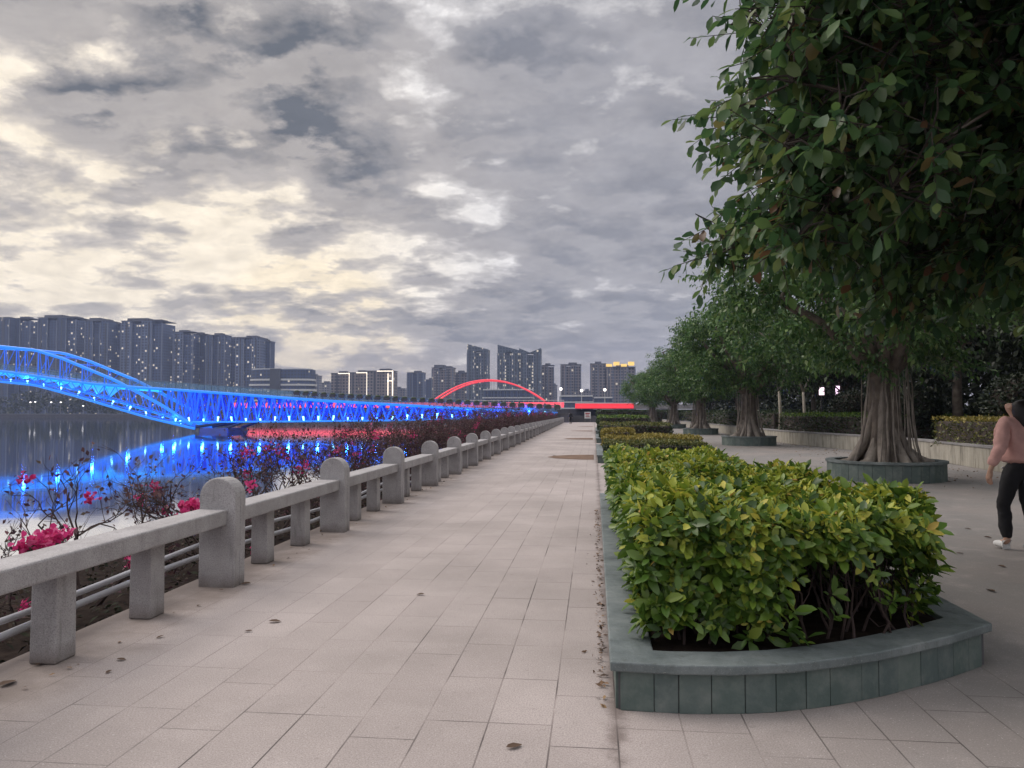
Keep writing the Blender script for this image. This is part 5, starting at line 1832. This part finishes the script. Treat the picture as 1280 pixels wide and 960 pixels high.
# ------------------------------------------------------------------ people
def skin_obj(name, V, E, Rad, mat, parent=None, sub=2, root=0):
    me = bpy.data.meshes.new(name + '_skeleton')
    me.from_pydata([tuple(v) for v in V], E, [])
    tmp = bpy.data.objects.new('tmp', me)
    COL.objects.link(tmp)
    bm = bmesh.new(); bm.from_mesh(me)
    lay = bm.verts.layers.skin.verify()
    bm.verts.ensure_lookup_table()
    for i, v in enumerate(bm.verts):
        r = Rad[i]
        v[lay].radius = (r, r) if np.isscalar(r) else r
        v[lay].use_root = (i == root)
    bm.to_mesh(me); bm.free()
    tmp.modifiers.new('skin', 'SKIN').use_smooth_shade = True
    s = tmp.modifiers.new('sub', 'SUBSURF'); s.levels = sub; s.render_levels = sub
    dg = bpy.context.evaluated_depsgraph_get()
    res = bpy.data.meshes.new_from_object(tmp.evaluated_get(dg))
    bpy.data.objects.remove(tmp)
    res.name = name
    res.materials.clear(); res.materials.append(mat)
    res.polygons.foreach_set('use_smooth', [True] * len(res.polygons))
    o = bpy.data.objects.new(name, res); COL.objects.link(o)
    if parent is not None:
        o.parent = parent
    return o

SKIN = plain('skin', (0.50, 0.31, 0.23), (0.44, 0.26, 0.19), 8, 0.55, 0)
HAIR = plain('dark hair', (0.018, 0.014, 0.013), (0.010, 0.008, 0.008), 30, 0.45, 0.4, 90)
def person(label, loc, heading, top_c, leg_c, shoe_c, scale=1.0, stride=0.22, arm=0.12, detail=True):
    """x right, y forward, z up, 1.64 m tall, mid step"""
    ab = 0.085 if detail else 0.0
    hip = np.array((0, 0, 0.86))
    J = {'hip': hip, 'waist': (0, 0.01, 1.0), 'chest': (0, 0.015, 1.2), 'neck0': (0, 0.0, 1.36), 'neck': (0, 0.02, 1.42), 'skull0': (0, 0.035, 1.49), 'skull': (0, 0.03, 1.555)}
    for s, nm, st in ((-1, 'l', stride), (1, 'r', -stride)):
        J[nm + 'hip'] = (0.085 * s, 0, 0.83)
        J[nm + 'knee'] = (0.085 * s, st * 0.62 + 0.05, 0.47)
        J[nm + 'ank'] = (0.08 * s, st * 0.95 - 0.02, 0.09)
        J[nm + 'sho'] = (0.165 * s, 0.0, 1.335)
        J[nm + 'elb'] = ((0.225 + ab) * s, -st * 0.55 - 0.05, 1.07)
        J[nm + 'wri'] = ((0.235 + 1.6 * ab) * s, -st * 0.75 + arm, 0.87)
        J[nm + 'palm'] = ((0.235 + 1.6 * ab) * s, -st * 0.8 + arm + 0.025, 0.80)
        J[nm + 'toe'] = (0.085 * s, st * 0.95 + 0.11, 0.05)
    J = {k: np.array(v, float) for k, v in J.items()}
    rad = {'hip': 0.105, 'waist': 0.09, 'chest': 0.115, 'neck0': 0.06, 'neck': 0.048, 'skull0': 0.075, 'skull': 0.085}
    for nm in 'lr':
        rad.update({nm + 'hip': 0.088, nm + 'knee': 0.052, nm + 'ank': 0.036, nm + 'sho': 0.055, nm + 'elb': 0.037, nm + 'wri': 0.024, nm + 'palm': (0.024, 0.036), nm + 'toe': 0.026})
    bones = [('hip', 'waist'), ('waist', 'chest'), ('chest', 'neck0'), ('neck0', 'neck'), ('neck', 'skull0'), ('skull0', 'skull')]
    for nm in 'lr':
        bones += [('hip', nm + 'hip'), (nm + 'hip', nm + 'knee'), (nm + 'knee', nm + 'ank'), (nm + 'ank', nm + 'toe'), ('chest', nm + 'sho'), (nm + 'sho', nm + 'elb'), (nm + 'elb', nm + 'wri'), (nm + 'wri', nm + 'palm')]
    if detail:                                                       # nose, ears, fingers
        J['nose'] = np.array((0, 0.125, 1.515)); rad['nose'] = 0.014; bones.append(('skull0', 'nose'))
        for s, nm in ((-1, 'l'), (1, 'r')):
            J[nm + 'ear'] = np.array((0.083 * s, 0.02, 1.52)); rad[nm + 'ear'] = (0.010, 0.022); bones.append(('skull0', nm + 'ear'))
            p = J[nm + 'palm']
            for f in range(4):
                a, b = f'{nm}f{f}a', f'{nm}f{f}b'
                dy = (f - 1.5) * 0.02
                ln = (0.066, 0.075, 0.07, 0.055)[f]
                J[a] = p + np.array((-0.006 * s, dy + 0.012, -0.045)); J[b] = J[a] + np.array((-0.022 * s, 0.012, -ln * 0.75))
                rad[a] = 0.010; rad[b] = 0.008
                bones += [(nm + 'palm', a), (a, b)]
            J[nm + 'th'] = p + np.array((-0.012 * s, 0.05, -0.012)); J[nm + 'th2'] = J[nm + 'th'] + np.array((-0.01 * s, 0.018, -0.034))
            rad[nm + 'th'] = 0.011; rad[nm + 'th2'] = 0.009
            bones += [(nm + 'palm', nm + 'th'), (nm + 'th', nm + 'th2')]
    def mk(name, keys, bn, grow, mat, parent, over=None, sub=2 if not detail else 3):
        idx = {k: i for i, k in enumerate(keys)}
        over = over or {}
        RR = []
        for k in keys:
            r = over.get(k, rad.get(k, 0.05))
            RR.append(tuple(x + grow for x in r) if not np.isscalar(r) else r + grow)
        return skin_obj(name, [J[k] for k in keys], [(idx[a], idx[b]) for a, b in bn if a in idx and b in idx], RR, mat, parent, sub)
    body = mk('person', list(J), bones, 0, SKIN, None, {'hip': 0.075, 'waist': 0.07, 'chest': 0.095, 'lhip': 0.066, 'rhip': 0.066, 'lsho': 0.046, 'rsho': 0.046})
    tag(body, label, 'person')
    body.location = loc; body.rotation_euler = (0, 0, heading); body.scale = (scale,) * 3
    # clothing
    J['hem'] = np.array((0, 0.005, 0.91))
    for s, nm in ((-1, 'l'), (1, 'r')):
        J[nm + 'cuff'] = J[nm + 'wri'] * 0.9 + J[nm + 'elb'] * 0.1
        J[nm + 'thigh'] = J[nm + 'hip'] * 0.5 + J[nm + 'knee'] * 0.5
        J[nm + 'calf'] = J[nm + 'knee'] * 0.62 + J[nm + 'ank'] * 0.38
        J[nm + 'leghem'] = J[nm + 'ank'] + np.array((0, 0, 0.015))
    up = ['hem', 'waist', 'chest', 'neck0'] + [n + k for n in 'lr' for k in ('sho', 'elb', 'cuff')]
    ub = [('hem', 'waist'), ('waist', 'chest'), ('chest', 'neck0')] + [(a, b) for n in 'lr' for a, b in (('chest', n + 'sho'), (n + 'sho', n + 'elb'), (n + 'elb', n + 'cuff'))]
    mk('sweater', up, ub, 0.02, top_c, body, {'hem': 0.165, 'waist': 0.165, 'chest': 0.155, 'neck0': 0.062, 'lcuff': 0.032, 'rcuff': 0.032, 'lelb': 0.045, 'relb': 0.045, 'lsho': 0.062, 'rsho': 0.062})
    tex = bpy.data.textures.get('cloth folds') or bpy.data.textures.new('cloth folds', 'CLOUDS')
    tex.noise_scale = 0.11
    def folds(o, st):
        d = o.modifiers.new('folds', 'DISPLACE'); d.texture = tex; d.strength = st; d.mid_level = 0.5
        return o
    folds(children(body)[-1], 0.045)
    lo = ['hip', 'waist2'] + [n + k for n in 'lr' for k in ('hip', 'thigh', 'knee', 'calf', 'leghem')]
    J['waist2'] = np.array((0, 0.0, 1.0)); rad['waist2'] = 0.108
    lb = [('hip', 'waist2')] + [(a, b) for n in 'lr' for a, b in (('hip', n + 'hip'), (n + 'hip', n + 'thigh'), (n + 'thigh', n + 'knee'), (n + 'knee', n + 'calf'), (n + 'calf', n + 'leghem'))]
    mk('trousers', lo, lb, 0.014, leg_c, body, {'lthigh': 0.075, 'rthigh': 0.075, 'lcalf': 0.054, 'rcalf': 0.054, 'lleghem': 0.042, 'rleghem': 0.042})
    folds([c for c in children(body) if c.name.startswith('trousers')][-1], 0.03)
    for n in 'lr':
        J[n + 'heel'] = J[n + 'ank'] + np.array((0, -0.035, -0.035)); J[n + 'ball'] = J[n + 'toe'] + np.array((0, -0.01, 0.003)); J[n + 'tip'] = J[n + 'toe'] + np.array((0, 0.05, -0.005)); J[n + 'top'] = J[n + 'ank'] + np.array((0, 0.0, 0.0))
        mk('shoe', [n + 'heel', n + 'top', n + 'ball', n + 'tip'], [(n + 'heel', n + 'top'), (n + 'heel', n + 'ball'), (n + 'ball', n + 'tip')], 0.0, shoe_c, body, {n + 'heel': 0.048, n + 'top': 0.046, n + 'ball': (0.046, 0.04), n + 'tip': (0.034, 0.028)})
    J['h0'] = np.array((0.01, 0.0, 1.575)); J['h1'] = np.array((0.01, -0.035, 1.515)); J['h2'] = np.array((0.02, -0.06, 1.42)); J['h3'] = np.array((0.035, -0.075, 1.26))
    mk('hair', ['h0', 'h1', 'h2', 'h3'], [('h0', 'h1'), ('h1', 'h2'), ('h2', 'h3')], 0, HAIR, body, {'h0': 0.088, 'h1': 0.10, 'h2': 0.098, 'h3': 0.075})
    if detail:
        g = MB()
        for s in (-1, 1):
            g.ball((0.033 * s, 0.108, 1.535), (0.013, 0.008, 0.008), 8, 6)
        g.build('eyes', HAIR, body, smooth=True)
        g = MB(); g.ball((0, 0.104, 1.468), (0.024, 0.008, 0.007), 8, 6); g.build('lips', plain('lips', (0.4, 0.13, 0.12), None, 5, 0.5, 0), body, smooth=True)
        g = MB(); g.ball((-0.115, 0.075, 0.87), (0.03, 0.012, 0.012), 8, 6); g.build('trouser_badge', M['white'], body, smooth=True)
    return body
PINK = plain('pink knit', (0.70, 0.41, 0.37), (0.60, 0.34, 0.31), 14, 0.9, 0.5, 160)
BLACKC = plain('black cloth', (0.014, 0.014, 0.017), (0.009, 0.009, 0.011), 10, 0.85, 0.2, 80)
NAVY = plain('navy cloth', (0.03, 0.035, 0.06), None, 10, 0.85, 0)
hx, hy = on_z(1276, 689)
person('person in a pink sweater, black trousers and white shoes at the right edge', (hx, hy, 0), math.radians(14), PINK, BLACKC, plain('white shoe', (0.72, 0.72, 0.72), None, 8, 0.6, 0), 1.04, 0.11, 0.03)
x, y = on_z(714, 529.5)
person('person in dark clothes standing at the far end of the railing', (x, 112, 0), 0.4, BLACKC, BLACKC, BLACKC, 1.05, 0.05, 0.03, False)
for i, (px, lb) in enumerate([(625, 'person in dark clothes on the blue bridge, leftmost of those standing'), (647, 'person on the blue bridge between the leftmost walker and the pair'), (680, 'person on the blue bridge near its landing, left of the last figure'), (693, 'person at the landing end of the blue bridge with an arm raised')]):
    x = bx(px)
    person(lb, (x, YB + 2.5, float(deckz(x))), 1.5 * i, (NAVY, BLACKC, NAVY, BLACKC)[i], BLACKC, BLACKC, 1.03, 0.12, 0.05, False)

# ------------------------------------------------------------------ render settings
scene.view_settings.view_transform = 'Standard'
scene.view_settings.look = 'None'
scene.view_settings.exposure = 0.38
scene.view_settings.gamma = 1.0
scene.render.engine = 'CYCLES'
scene.cycles.use_denoising = True
scene.cycles.max_bounces = 6
scene.cycles.diffuse_bounces = 3
scene.cycles.glossy_bounces = 3
scene.cycles.transparent_max_bounces = 8
scene.cycles.sample_clamp_indirect = 6.0
scene.cycles.caustics_reflective = False
scene.cycles.caustics_refractive = False
